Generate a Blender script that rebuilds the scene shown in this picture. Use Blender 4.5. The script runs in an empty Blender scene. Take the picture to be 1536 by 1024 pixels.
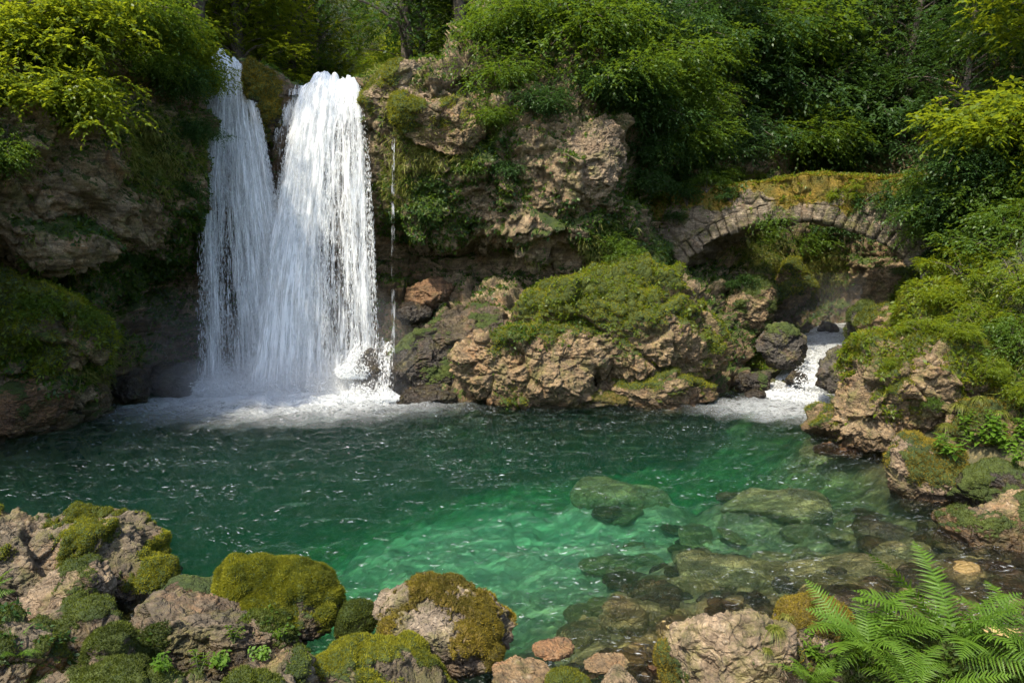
import bpy, math, random, time
import numpy as np
from mathutils import Vector, Matrix, Euler
T0 = time.time()
SC = bpy.context.scene
COL = SC.collection
F = 1109.0; PITCH = math.radians(6.02); CAMH = 3.6
def lap(s): print('LAP %-20s %.1f' % (s, time.time() - T0))

# ---------------------------------------------------------------- placing
def at(px, py, Y):
    """world point seen at photograph pixel px,py lying at distance Y in front of the camera"""
    a = (px - 768) / F; b = -(py - 512) / F
    dy = math.cos(PITCH) + b * math.sin(PITCH); dz = -math.sin(PITCH) + b * math.cos(PITCH)
    t = Y / dy
    return np.array([a * t, Y, CAMH + dz * t])
def onwater(px, py, z=0.0):
    b = -(py - 512) / F
    dy = math.cos(PITCH) + b * math.sin(PITCH); dz = -math.sin(PITCH) + b * math.cos(PITCH)
    t = (z - CAMH) / dz
    return np.array([(px - 768) / F * t, dy * t, z])
def project(P):
    x, y, z = P[..., 0], P[..., 1], P[..., 2] - CAMH
    f = y * math.cos(PITCH) - z * math.sin(PITCH); u = y * math.sin(PITCH) + z * math.cos(PITCH)
    f = np.maximum(f, .1)
    return 768 + F * x / f, 512 - F * u / f

# ---------------------------------------------------------------- noise
def _h(ix, iy, iz, seed):
    n = (ix.astype(np.int64) * 374761393 + iy.astype(np.int64) * 668265263 + iz.astype(np.int64) * 2147483647 + seed * 1274126177) & 0xffffffff
    n = ((n ^ (n >> 13)) * 1274126177) & 0xffffffff
    n = ((n ^ (n >> 16)) * 2246822519) & 0xffffffff
    return n ^ (n >> 15)
def h01(ix, iy, iz, seed): return (_h(ix, iy, iz, seed) & 0xffff) / 65535.0
def noise(P, scale=1.0, seed=0):
    Q = P / scale; I = np.floor(Q).astype(np.int64); f = Q - I; f = f * f * f * (f * (f * 6 - 15) + 10)
    r = 0
    for a in (0, 1):
        wa = f[:, 0] if a else 1 - f[:, 0]
        for b in (0, 1):
            wb = f[:, 1] if b else 1 - f[:, 1]
            for c in (0, 1):
                wc = f[:, 2] if c else 1 - f[:, 2]
                r = r + wa * wb * wc * h01(I[:, 0] + a, I[:, 1] + b, I[:, 2] + c, seed)
    return r
def fbm(P, scale=1.0, octv=4, seed=0, gain=.5):
    s = 0; a = 1.0; t = 0
    for k in range(octv):
        s = s + a * noise(P, scale / 2 ** k, seed + 17 * k); t += a; a *= gain
    return s / t
def worley(P, scale, seed, stretch=(1, 1, 1)):
    """F1, F2, random cell vector, offset from the cell point"""
    Q = P / scale * np.array(stretch); I = np.floor(Q).astype(np.int64)
    n = len(P); F1 = np.full(n, 9.0); F2 = np.full(n, 9.0); R = np.zeros((n, 3)); O = np.zeros((n, 3))
    for dx in (-1, 0, 1):
        for dy in (-1, 0, 1):
            for dz in (-1, 0, 1):
                a, b, c = I[:, 0] + dx, I[:, 1] + dy, I[:, 2] + dz
                hh = _h(a, b, c, seed)
                C = np.stack([a + (hh & 1023) / 1023., b + ((hh >> 10) & 1023) / 1023., c + ((hh >> 20) & 1023) / 1023.], 1)
                D = Q - C; d = np.sqrt((D * D).sum(1))
                m = d < F1
                F2 = np.where(m, F1, np.minimum(F2, d)); F1 = np.where(m, d, F1)
                g = (hh.astype(np.int64) * 2654435761 + 12345) & 0xffffffff
                V = np.stack([(g & 1023) / 511.5 - 1, ((g >> 10) & 1023) / 511.5 - 1, ((g >> 20) & 1023) / 511.5 - 1], 1)
                R[m] = V[m]; O[m] = D[m]
    return F1, F2, R, O * scale
def sstep(a, b, x):
    t = np.clip((x - a) / (b - a + 1e-12), 0, 1); return t * t * (3 - 2 * t)
def rockdisp(P, seed, s1=1.2, amp=1.0, zs=1.35, lev=3, rough=1.0, cd=.30, dec=.40):
    """blocky, cracked stone relief: every Worley cell is a tilted facet with an open joint round it"""
    W = P + (np.stack([fbm(P, .9, 2, seed + 5), fbm(P, .9, 2, seed + 6), fbm(P, .9, 2, seed + 7)], 1) - .5) * .5
    d = (fbm(P, s1 * 1.6, 4, seed) - .5) * s1 * .55
    sc = s1; am = .30 * s1; crk = np.zeros(len(P))
    for k in range(lev):
        f1, f2, R, O = worley(W, sc, seed + 31 * k, (1, 1, zs))
        e = f2 - f1
        j = 1 - sstep(0, .16, e)
        d = d + am * (R[:, 0] * .55 + (O * R).sum(1) / sc * .75) * sstep(0, .10, e) - am * cd * j
        crk = np.maximum(crk, j * (1 - .25 * k))
        sc *= .37; am *= dec
    d = d + (fbm(P, .16, 3, seed + 9) - .5) * .05 * rough
    if cd < .2: d = d - np.abs(fbm(P, s1 * .5, 5, seed + 91, .62) - .5) * s1 * .55 + (fbm(P, s1 * .18, 3, seed + 92) - .5) * s1 * .12
    return d * amp, crk

# ---------------------------------------------------------------- meshes
def mesh(name, V, Fq, mat=None, attrs=None, smooth=True, mats=None, midx=None):
    V = np.asarray(V, np.float32); me = bpy.data.meshes.new(name)
    if isinstance(Fq, (list, tuple)) and len(Fq) and isinstance(Fq[0], np.ndarray) and Fq[0].ndim == 2:
        loops = np.concatenate([f.ravel() for f in Fq]); tot = np.concatenate([np.full(len(f), f.shape[1]) for f in Fq])
    else:
        Fq = np.asarray(Fq); loops = Fq.ravel(); tot = np.full(len(Fq), Fq.shape[1])
    st = np.concatenate([[0], np.cumsum(tot)[:-1]])
    me.vertices.add(len(V)); me.vertices.foreach_set('co', V.ravel())
    me.loops.add(len(loops)); me.loops.foreach_set('vertex_index', loops.astype(np.int32))
    me.polygons.add(len(tot)); me.polygons.foreach_set('loop_start', st.astype(np.int32))
    me.polygons.foreach_set('use_smooth', np.full(len(tot), smooth))
    for k, a in (attrs or {}).items():
        at_ = me.attributes.new(k, 'FLOAT', 'POINT'); at_.data.foreach_set('value', np.asarray(a, np.float32))
    for m in (mats or ([mat] if mat else [])): me.materials.append(m)
    if midx is not None: me.polygons.foreach_set('material_index', np.asarray(midx, np.int32))
    me.update(calc_edges=True); me.validate()
    return me
def link(name, me, parent=None, loc=(0, 0, 0), rot=(0, 0, 0), scale=(1, 1, 1)):
    o = bpy.data.objects.new(name, me); COL.objects.link(o)
    o.location = [float(v) for v in loc]; o.rotation_euler = rot; o.scale = scale
    if parent: o.parent = parent
    return o
def tag(o, label=None, cat=None, group=None, kind=None):
    if label: o['label'] = label
    if cat: o['category'] = cat
    if group: o['group'] = group
    if kind: o['kind'] = kind
    return o
def copy_tree(o, parent=None):
    c = o.copy(); COL.objects.link(c)
    if parent: c.parent = parent
    for ch in o.children: copy_tree(ch, c)
    return c
def grid_faces(nu, nv):
    i = np.arange(nu * nv).reshape(nu, nv)
    return np.stack([i[:-1, :-1], i[1:, :-1], i[1:, 1:], i[:-1, 1:]], -1).reshape(-1, 4)
def grid_normals(G):
    N = np.cross(np.gradient(G, axis=0), np.gradient(G, axis=1)); return N / (np.linalg.norm(N, axis=-1, keepdims=True) + 1e-9)
def vnormals(V, Fq):
    A = V[Fq]; n = np.cross(A[:, 2] - A[:, 0], A[:, 3 if Fq.shape[1] > 3 else 1] - A[:, 1 if Fq.shape[1] > 3 else 0])
    N = np.zeros_like(V)
    for k in range(Fq.shape[1]): np.add.at(N, Fq[:, k], n)
    return N / (np.linalg.norm(N, axis=1, keepdims=True) + 1e-9)
_cs = {}
def cubesphere(n):
    if n in _cs: return _cs[n]
    t = np.tan(np.linspace(-1, 1, n) * math.pi / 4); a, b = np.meshgrid(t, t, indexing='ij'); o = np.ones_like(a)
    V = []; Q = []; base = grid_faces(n, n)
    for k, (x, y, z) in enumerate([(o, a, b), (-o, b, a), (b, o, a), (a, -o, b), (a, b, o), (b, a, -o)]):
        V.append(np.stack([x, y, z], -1).reshape(-1, 3)); Q.append(base + k * n * n)
    V = np.concatenate(V); Q = np.concatenate(Q)
    V /= np.linalg.norm(V, axis=1, keepdims=True)
    key = np.round(V * 1e5).astype(np.int64); _, idx, inv = np.unique(key, axis=0, return_index=True, return_inverse=True)
    V = V[idx]; Q = inv.reshape(-1)[Q]
    A = V[Q]; nn = np.cross(A[:, 2] - A[:, 0], A[:, 3] - A[:, 1]); fl = (nn * A.mean(1)).sum(1) < 0
    Q[fl] = Q[fl][:, ::-1]
    _cs[n] = (V, Q); return _cs[n]
def unit(v): return v / (np.linalg.norm(v, axis=-1, keepdims=True) + 1e-9)
def leaves(B, D, Nn, L, W, fold=.15, tip=.42):
    """diamond leaves: base B, direction D, face normal Nn, length L, width W -> V, F (quads)"""
    n = len(B); S = unit(np.cross(D, Nn)); Nn = np.cross(S, D)
    L = np.broadcast_to(L, (n,))[:, None]; W = np.broadcast_to(W, (n,))[:, None]
    m = B + D * L * tip
    V = np.stack([B, m + S * W * .5 + Nn * L * fold, B + D * L - Nn * L * fold * .6, m - S * W * .5 + Nn * L * fold], 1).reshape(-1, 3)
    return V, np.arange(n * 4).reshape(n, 4)
def tube(pts, rad, sides=6):
    pts = np.asarray(pts, float); n = len(pts); T = unit(np.gradient(pts, axis=0))
    up = np.array([0.3, 0.2, 1.0]) if abs(T[0, 2]) < .8 else np.array([1.0, .2, 0])
    A = unit(np.cross(T, up)); Bv = np.cross(T, A); th = np.linspace(0, 2 * math.pi, sides, endpoint=False)
    R = np.broadcast_to(rad, (n,))[:, None, None]
    V = pts[:, None] + R * (A[:, None] * np.cos(th)[None, :, None] + Bv[:, None] * np.sin(th)[None, :, None])
    Fq = []
    for i in range(n - 1):
        for k in range(sides):
            k2 = (k + 1) % sides; Fq.append((i * sides + k, i * sides + k2, (i + 1) * sides + k2, (i + 1) * sides + k))
    return V.reshape(-1, 3), np.array(Fq)
def merge(parts):
    V = []; Q = []; o = 0
    for v, f in parts: V.append(v); Q.append(f + o); o += len(v)
    return np.concatenate(V), np.concatenate(Q)
def sample(V, Fq, dens, mask, rng, N=None):
    """random points on a mesh with density*mask per m2"""
    A = V[Fq]; n = np.cross(A[:, 2] - A[:, 0], A[:, 3] - A[:, 1]); ar = np.linalg.norm(n, axis=1) * .5; n = unit(n)
    w = ar * mask[Fq].mean(1) * dens
    cnt = rng.poisson(np.clip(w, 0, 400)); f = np.repeat(np.arange(len(Fq)), cnt)
    u = rng.random((len(f), 2)); a = A[f]
    P = (a[:, 0] * ((1 - u[:, :1]) * (1 - u[:, 1:])) + a[:, 1] * (u[:, :1] * (1 - u[:, 1:])) + a[:, 2] * (u[:, :1] * u[:, 1:]) + a[:, 3] * ((1 - u[:, :1]) * u[:, 1:]))
    return P, n[f], f

# ---------------------------------------------------------------- materials
def nt(m):
    m.use_nodes = True; t = m.node_tree; t.nodes.clear(); return t
class NB:
    def __init__(s, name):
        s.m = bpy.data.materials.new(name); s.t = nt(s.m); s.out = s.n('ShaderNodeOutputMaterial')
    def n(s, ty, **kw):
        x = s.t.nodes.new(ty)
        for k, v in kw.items():
            if k.startswith('i_'):
                x.inputs[k[2:].replace('_', ' ')].default_value = v
            else: setattr(x, k, v)
        return x
    def l(s, a, b): s.t.links.new(a, b)
    def math(s, op, a, b=None, clamp=False):
        x = s.n('ShaderNodeMath', operation=op); x.use_clamp = clamp
        for i, v in enumerate((a, b)):
            if v is None: continue
            if isinstance(v, (int, float)): x.inputs[i].default_value = v
            else: s.l(v, x.inputs[i])
        return x.outputs[0]
    def tex(s, scale, detail=4, rough=.6, vec=None, dist=0):
        x = s.n('ShaderNodeTexNoise'); x.inputs['Scale'].default_value = scale; x.inputs['Detail'].default_value = detail
        x.inputs['Roughness'].default_value = rough; x.inputs['Distortion'].default_value = dist
        if vec is not None: s.l(vec, x.inputs['Vector'])
        return x.outputs[0]
    def ramp(s, fac, *stops):
        x = s.n('ShaderNodeValToRGB'); e = x.color_ramp.elements
        while len(e) < len(stops): e.new(.5)
        for el, (p, c) in zip(e, stops):
            el.position = p; el.color = (c, c, c, 1) if isinstance(c, (int, float)) else tuple(c) + (1,)
        s.l(fac, x.inputs[0]); return x.outputs[0]
    def mix(s, fac, a, b, mode='MIX'):
        x = s.n('ShaderNodeMix', data_type='RGBA', blend_type=mode)
        for sock, v in ((x.inputs[0], fac), (x.inputs[6], a), (x.inputs[7], b)):
            if isinstance(v, (int, float)): sock.default_value = v
            elif isinstance(v, tuple): sock.default_value = v + (1,)
            else: s.l(v, sock)
        return x.outputs[2]
    def attr(s, name): return s.n('ShaderNodeAttribute', attribute_name=name).outputs['Fac']
    def surf(s, sh): s.l(sh, s.out.inputs['Surface'])

def rock_mat(name, c1, c2, c3, moss1=(.075, .10, .012), moss2=(.028, .05, .008), wet=.28, lichen=.5, warm=(.30, .15, .06), warmth=.5, stain=1., film=.75):
    b = NB(name); tc = b.n('ShaderNodeTexCoord'); ge = b.n('ShaderNodeNewGeometry'); P = ge.outputs['Position']
    big = b.tex(.9, 5, .6, P); mid = b.tex(4.5, 7, .7, P); fin = b.tex(26, 6, .75, P)
    vor = b.n('ShaderNodeTexVoronoi', feature='F1'); vor.inputs['Scale'].default_value = 5.5; b.l(P, vor.inputs['Vector'])
    col = b.mix(b.ramp(mid, (.36, 0.), (.66, 1.)), c1, c2)
    col = b.mix(b.ramp(big, (.45, 0.), (.62, 1.)), col, c3)
    vc = b.n('ShaderNodeSeparateColor'); b.l(vor.outputs['Color'], vc.inputs[0])
    col = b.mix(b.math('MULTIPLY', vc.outputs[0], .35), col, c3, 'MIX')
    col = b.mix(b.math('MULTIPLY', b.ramp(b.tex(1.7, 6, .7, P, .6), (.52, 0.), (.66, 1.)), warmth), col, warm)
    col = b.mix(b.math('MULTIPLY', b.ramp(b.tex(9, 8, .8, P), (.56, 0.), (.64, 1.)), lichen), col, (.50, .45, .34))
    mb = b.n('ShaderNodeMapping'); mb.inputs['Scale'].default_value = (.9, .9, 6.5); mb.inputs['Rotation'].default_value = (.12, -.18, 0); b.l(P, mb.inputs[0])
    bed = b.tex(1.3, 5, .65, mb.outputs[0], .5)
    col = b.mix(b.ramp(bed, (.40, .62 * stain), (.56, 0.)), col, tuple(x * .42 for x in c1))
    ms = b.n('ShaderNodeMapping'); ms.inputs['Scale'].default_value = (3.2, 3.2, .35); b.l(P, ms.inputs[0])
    col = b.mix(b.math('MULTIPLY', b.ramp(b.tex(1.0, 5, .7, ms.outputs[0]), (.54, 0.), (.68, 1.)), .6 * stain), col, (.045, .042, .035))
    mfv = b.n('ShaderNodeMapping'); mfv.inputs['Scale'].default_value = (1, 1, 1.8); b.l(P, mfv.inputs[0])
    wv_ = b.n('ShaderNodeMix', data_type='VECTOR'); wn = b.n('ShaderNodeTexNoise'); wn.inputs['Scale'].default_value = 2.2; wn.inputs['Detail'].default_value = 5; b.l(P, wn.inputs['Vector']); wv_.inputs[0].default_value = .35; b.l(mfv.outputs[0], wv_.inputs[4]); b.l(wn.outputs['Color'], wv_.inputs[5])
    vf = b.n('ShaderNodeTexVoronoi', feature='DISTANCE_TO_EDGE'); vf.inputs['Scale'].default_value = 3.4; b.l(wv_.outputs[1], vf.inputs['Vector'])
    fr_ = b.math('MULTIPLY', b.ramp(vf.outputs[0], (.0, 1.), (.03, 0.)), b.ramp(b.tex(.8, 3, .6, P), (.42, .15), (.6, 1.)))
    col = b.mix(b.math('MULTIPLY', fr_, .6 * stain), col, (.03, .026, .02))
    col = b.mix(b.ramp(fin, (.34, .65 * stain), (.56, 0.)), col, (.035, .03, .022))
    fn_ = b.tex(2.3, 9, .78, P, .4)
    col = b.mix(b.math('MULTIPLY', b.ramp(fn_, (.49, 0.), (.60, 1.)), film), col, b.mix(b.ramp(mid, (.4, 0.), (.6, 1.)), (.055, .058, .016), (.13, .115, .03)))
    col = b.mix(b.math('MULTIPLY', b.ramp(b.tex(3.7, 8, .75, P, .3), (.53, 0.), (.64, 1.)), .7 * stain), col, tuple(x * .33 for x in c1))
    # wet and algae-dark towards the waterline
    sx = b.n('ShaderNodeSeparateXYZ'); b.l(P, sx.inputs[0])
    w = b.math('ADD', sx.outputs['Z'], b.math('MULTIPLY', b.math('SUBTRACT', mid, .5), -.9))
    wetm = b.ramp(w, (wet * .4, 1.), (min(.99, wet + .12), 0.))
    wetm = b.math('MAXIMUM', wetm, b.attr('wet')) if wet > 0 else b.attr('wet')
    wcol = b.mix(1.0, col, (.42, .36, .28), 'MULTIPLY')
    under = b.math('LESS_THAN', sx.outputs['Z'], -.03)
    wetm2 = b.math('MULTIPLY', wetm, b.math('SUBTRACT', 1.0, b.math('MULTIPLY', under, .55)))
    col = b.mix(wetm2, col, wcol)
    # moss
    mn = b.tex(7, 6, .7, P); mf = b.tex(60, 4, .7, P)
    mm = b.ramp(b.math('ADD', b.attr('moss'), b.math('MULTIPLY', b.math('SUBTRACT', mn, .5), 1.1)), (.42, 0.), (.56, 1.))
    mc = b.mix(b.ramp(b.tex(2.6, 4, .6, P), (.35, 0.), (.65, 1.)), moss2, moss1)
    mc = b.mix(b.ramp(mf, (.35, .55), (.6, 0.)), mc, (.012, .018, .004))
    col = b.mix(mm, col, mc)
    pr = b.n('ShaderNodeBsdfPrincipled'); b.l(col, pr.inputs['Base Color'])
    rg = b.math('SUBTRACT', .86, b.math('MULTIPLY', wetm, b.math('MULTIPLY', b.math('SUBTRACT', 1.0, mm), .5)))
    b.l(rg, pr.inputs['Roughness']); pr.inputs['Specular IOR Level'].default_value = .4
    h = b.math('ADD', b.math('MULTIPLY', fin, .5), b.math('MULTIPLY', mid, 1.6))
    v2 = b.n('ShaderNodeTexVoronoi', feature='DISTANCE_TO_EDGE'); v2.inputs['Scale'].default_value = 9; b.l(P, v2.inputs['Vector'])
    h = b.math('ADD', h, b.math('MULTIPLY', b.ramp(v2.outputs[0], (0., 0.), (.09, 1.)), .28))
    h = b.math('ADD', h, b.math('MULTIPLY', b.math('MULTIPLY', mf, mm), 1.3)); h = b.math('SUBTRACT', h, b.math('MULTIPLY', fr_, .9)); h = b.math('ADD', h, b.math('MULTIPLY', bed, 1.2))
    bu = b.n('ShaderNodeBump'); bu.inputs['Strength'].default_value = .75; bu.inputs['Distance'].default_value = .06
    b.l(h, bu.inputs['Height']); b.l(bu.outputs[0], pr.inputs['Normal']); b.surf(pr.outputs[0]); return b.m

def leaf_mat(name, dark, light, trans, tmix=.42, rough=.42):
    b = NB(name); a = b.attr('tint'); oi = b.n('ShaderNodeObjectInfo').outputs['Random']
    f = b.math('ADD', b.math('MULTIPLY', a, .75), b.math('MULTIPLY', oi, .3), True)
    col = b.mix(f, dark, light); tr = b.mix(f, tuple(x * .75 for x in trans), trans)
    d = b.n('ShaderNodeBsdfDiffuse'); b.l(col, d.inputs[0]); t = b.n('ShaderNodeBsdfTranslucent'); b.l(tr, t.inputs[0])
    g = b.n('ShaderNodeBsdfGlossy'); g.inputs['Roughness'].default_value = rough; g.inputs[0].default_value = (.6, .65, .6, 1)
    m1 = b.n('ShaderNodeMixShader'); m1.inputs[0].default_value = tmix; b.l(d.outputs[0], m1.inputs[1]); b.l(t.outputs[0], m1.inputs[2])
    m2 = b.n('ShaderNodeMixShader'); m2.inputs[0].default_value = .02; b.l(m1.outputs[0], m2.inputs[1]); b.l(g.outputs[0], m2.inputs[2])
    b.surf(m2.outputs[0]); return b.m
def bark_mat(name, c1, c2):
    b = NB(name); tc = b.n('ShaderNodeTexCoord'); x = b.tex(9, 6, .7, tc.outputs['Object'])
    pr = b.n('ShaderNodeBsdfPrincipled'); b.l(b.mix(b.ramp(x, (.35, 0.), (.65, 1.)), c1, c2), pr.inputs['Base Color']); pr.inputs['Roughness'].default_value = .9
    bu = b.n('ShaderNodeBump'); bu.inputs['Strength'].default_value = .6; bu.inputs['Distance'].default_value = .03; b.l(x, bu.inputs['Height']); b.l(bu.outputs[0], pr.inputs['Normal'])
    b.surf(pr.outputs[0]); return b.m

M_CLIFF = rock_mat('cliff_rock', (.13, .09, .05), (.44, .325, .185), (.27, .195, .11), warmth=.6)
M_GREY = rock_mat('grey_rock', (.075, .058, .036), (.23, .18, .115), (.14, .11, .072), warmth=.5, wet=.3, lichen=.3)
M_PINK = rock_mat('pink_rock', (.15, .105, .065), (.42, .315, .20), (.27, .20, .125), warmth=.25, wet=.16, lichen=.45)
M_TAN = rock_mat('tan_rock', (.12, .083, .045), (.38, .265, .14), (.24, .16, .08), warmth=.6, wet=.3)
M_DARK = rock_mat('dark_wet_rock', (.035, .032, .028), (.10, .088, .075), (.06, .052, .045), warmth=.25, wet=.9, lichen=.12)
M_ORANGE = rock_mat('rusty_rock', (.13, .065, .03), (.32, .17, .075), (.21, .115, .05), warmth=.5, wet=.1, lichen=.15, film=.3)
M_ORMOSS = rock_mat('orange_moss_rock', (.15, .12, .085), (.36, .28, .20), (.25, .19, .13), moss1=(.17, .115, .015), moss2=(.06, .055, .01), warmth=.4, wet=.2)
M_BED = rock_mat('underwater_stone', (.36, .27, .11), (.64, .52, .25), (.52, .40, .17), warmth=.25, wet=-1, lichen=.3, stain=.35, film=.2)

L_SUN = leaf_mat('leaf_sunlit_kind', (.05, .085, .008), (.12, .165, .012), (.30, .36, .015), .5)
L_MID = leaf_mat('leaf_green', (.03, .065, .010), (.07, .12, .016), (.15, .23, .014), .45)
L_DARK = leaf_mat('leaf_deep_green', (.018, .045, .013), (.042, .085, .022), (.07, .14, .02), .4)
L_FERN = leaf_mat('fern_green', (.05, .11, .012), (.11, .20, .022), (.22, .36, .02), .45)
L_MOSSB = leaf_mat('moss_yellow_green', (.045, .06, .006), (.26, .25, .015), (.34, .35, .015), .4, .8)
L_MOSSO = leaf_mat('moss_orange', (.055, .05, .008), (.27, .205, .022), (.30, .24, .02), .35, .8)
L_MOSSD = leaf_mat('moss_dark', (.025, .035, .005), (.10, .125, .012), (.12, .16, .01), .35, .8)
L_GRASS = leaf_mat('grass_blade', (.07, .10, .012), (.22, .21, .05), (.2, .24, .03), .35)
M_BARK = bark_mat('bark', (.035, .028, .02), (.11, .09, .07))
M_STEM = bark_mat('green_stem', (.05, .07, .02), (.10, .12, .03))
rng = np.random.default_rng(7)
# ================================================================= CLIFF
# one profile per column: (photo row, distance) while in view, ('z', height, distance) behind the rim
prof = [
 (-330, [(700,10.5),(560,10.5),(440,11),(330,10.5),(200,10.5),(50,11),('z',10.5,12.5),('z',11.5,16),('z',13,21)]),
 (-120, [(680,13.6),(600,13.4),(555,12.9),(500,13.2),(440,14),(395,14.3),(370,13.2),(250,12.8),(100,13),(-60,14),('z',11.4,17),('z',12.5,22)]),
 (-10,  [(668,15.2),(615,15.2),(560,14.6),(520,14.7),(470,15.6),(425,16.4),(395,16.3),(375,15.0),(320,14.6),(220,14.6),(90,14.9),(-30,15.8),('z',11.4,18.5),('z',12.5,23)]),
 (70,   [(655,15.9),(605,16.0),(560,15.3),(510,15.4),(460,16.3),(428,17.1),(400,17),(380,15.7),(330,15.2),(220,15.2),(90,15.6),(0,16.5),('z',11.2,19),('z',12.2,24)]),
 (130,  [(636,17.2),(590,17.3),(550,16.6),(500,16.8),(455,18),(425,18.4),(400,17.8),(370,16.6),(300,16),(200,16),(90,16.2),(10,17),('z',11,20),('z',12,25)]),
 (185,  [(618,18.8),(560,19),(500,19.6),(450,20),(425,19.8),(385,18.4),(330,17.3),(240,16.9),(130,17.1),(60,17.8),('z',10.9,21),('z',12,26)]),
 (245,  [(605,20),(550,20.4),(480,21.2),(425,21.5),(400,20.9),(360,19.3),(300,18.2),(220,17.9),(120,18.2),(60,18.8),('z',10.6,22),('z',11.6,27)]),
 (292,  [(600,21),(540,21.4),(460,22),(380,21.6),(320,20.4),(230,19.7),(130,19.8),(85,20.2),('z',10.2,23),('z',11,28)]),
 (325,  [(600,22),(520,22.3),(420,22.5),(300,22.1),(200,21.7),(120,21.3),(92,21.5),('z',8.75,23),('z',8.8,30)]),
 (372,  [(600,22.2),(520,22.4),(420,22.5),(300,22.1),(200,21.7),(130,21.3),(96,21.5),('z',8.7,23),('z',8.75,30)]),
 (408,  [(600,22.0),(500,22.1),(400,22),(280,21.3),(200,21.0),(140,20.9),(104,21.1),('z',9.0,22),('z',8.5,23.5),('z',8.7,30)]),
 (445,  [(600,22.1),(500,22.2),(400,22.2),(280,21.9),(220,21.6),(160,21.2),(128,21.2),('z',8.1,22.5),('z',8.3,30)]),
 (500,  [(600,22.0),(500,22.2),(400,22.2),(280,21.9),(210,21.6),(160,21.2),(125,21.2),('z',8.2,22.5),('z',8.3,30)]),
 (538,  [(600,21.2),(520,21.6),(430,22.4),(350,22.3),(280,21.4),(200,21.0),(160,20.9),(118,21),('z',8.6,23),('z',8.8,30)]),
 (572,  [(600,20.4),(520,21.2),(440,22.4),(380,22.9),(345,22.3),(310,21.2),(250,20.6),(180,20.4),(125,20.4),(100,20.9),('z',9.3,23),('z',9.8,30)]),
 (620,  [(603,19.7),(530,20.8),(460,22.2),(400,23.4),(362,23.2),(345,21.6),(320,20.7),(250,20.2),(180,19.9),(115,20),(94,20.7),('z',9.4,23),('z',10.5,30)]),
 (680,  [(606,19.3),(530,20.4),(460,21.7),(400,23.0),(368,22.8),(352,21.3),(320,20.5),(250,20.1),(180,19.9),(110,20.1),(70,21),('z',10.3,24),('z',12,30)]),
 (750,  [(608,19.2),(520,20.1),(450,21.2),(405,22.2),(378,22),(360,20.7),(310,20.1),(230,19.8),(150,20),(60,21),(-30,22),('z',13,27),('z',15,33)]),
 (820,  [(610,19.2),(520,20.1),(450,21),(410,21.4),(392,21.2),(372,20.3),(320,19.9),(240,19.6),(180,19.8),(90,20.5),(-30,22),('z',13.5,27),('z',15.5,33)]),
 (890,  [(610,19.2),(520,20.1),(440,20.9),(400,20.9),(360,20.2),(310,19.9),(275,19.6),(200,19.7),(140,20.7),(50,21.8),(-30,23.2),('z',14,28),('z',16,34)]),
 (950,  [(610,19.3),(520,20.3),(430,21),(380,20.9),(330,20.8),(290,20.8),(230,21.2),(150,22.4),(60,23.6),(-30,25),('z',14.5,29),('z',16.5,35)]),
 (1000, [(610,19.6),(520,20.8),(440,21.4),(420,21.7),(400,22.6),(360,24),(290,24.2),(200,24.4),(100,25.2),(0,26.6),('z',14,30),('z',17,36)]),
 (1050, [(602,20.2),(520,21.2),(450,21.9),(425,22.4),(402,24),(350,25),(290,25.4),(200,25.8),(100,27),(0,28.4),('z',14.5,32),('z',18,38)]),
 (1100, [(596,21),(530,22),(470,23),(420,24.4),(380,25.4),(330,26),(260,26.8),(180,28),(80,29.5),(-20,31),('z',17,36),('z',20,42)]),
 (1150, [(580,22.6),(520,24.2),(470,25.2),(420,25.6),(380,26.2),(330,27),(260,28.2),(170,29.6),(80,31.5),(-20,33),('z',18,38),('z',21,44)]),
 (1200, [(560,24.6),(515,26),(470,27.2),(420,26.6),(370,26.6),(330,27.6),(260,29.4),(170,31),(80,33),(-20,34.5),('z',18,40),('z',22,46)]),
 (1260, [(550,25.6),(505,26.4),(470,27.2),(420,27),(370,27),(320,28),(250,31),(160,33),(80,34.5),(-20,36),('z',19,42),('z',22,47)]),
 (1330, [(550,24.6),(500,25.2),(460,26),(410,25.6),(360,25.8),(310,27),(240,30.5),(150,32.5),(80,34),(-20,36),('z',19,42),('z',22,47)]),
 (1420, [(550,23.6),(490,23.6),(440,24),(390,24.2),(340,24.8),(290,26),(230,28.5),(150,30.5),(80,32),(-20,34),('z',18,40),('z',22,46)]),
 (1560, [(550,24),(480,24),(430,23.6),(380,23.4),(330,23.6),(280,24),(220,25.5),(150,27.5),(80,29),(-20,31),('z',17,37),('z',21,44)]),
]
def resample(pts, n, lens=None):
    pts = np.asarray(pts, float)
    # Catmull-Rom then arc length
    P = np.vstack([2 * pts[0] - pts[1], pts, 2 * pts[-1] - pts[-2]]); out = []
    for i in range(1, len(P) - 2):
        t = np.linspace(0, 1, 24, endpoint=False)[:, None]
        a, b, c, d = P[i - 1], P[i], P[i + 1], P[i + 2]
        out.append(.5 * (2 * b + (c - a) * t + (2 * a - 5 * b + 4 * c - d) * t ** 2 + (3 * b - a - 3 * c + d) * t ** 3))
    out.append(pts[-1:]); q = np.vstack(out)
    s = np.concatenate([[0], np.cumsum(np.linalg.norm(np.diff(q, axis=0), axis=1))])
    u = np.linspace(0, s[-1], n)
    return np.stack([np.interp(u, s, q[:, k]) for k in range(q.shape[1])], 1)
NVv, NUu = 430, 1300
cols = []
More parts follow.
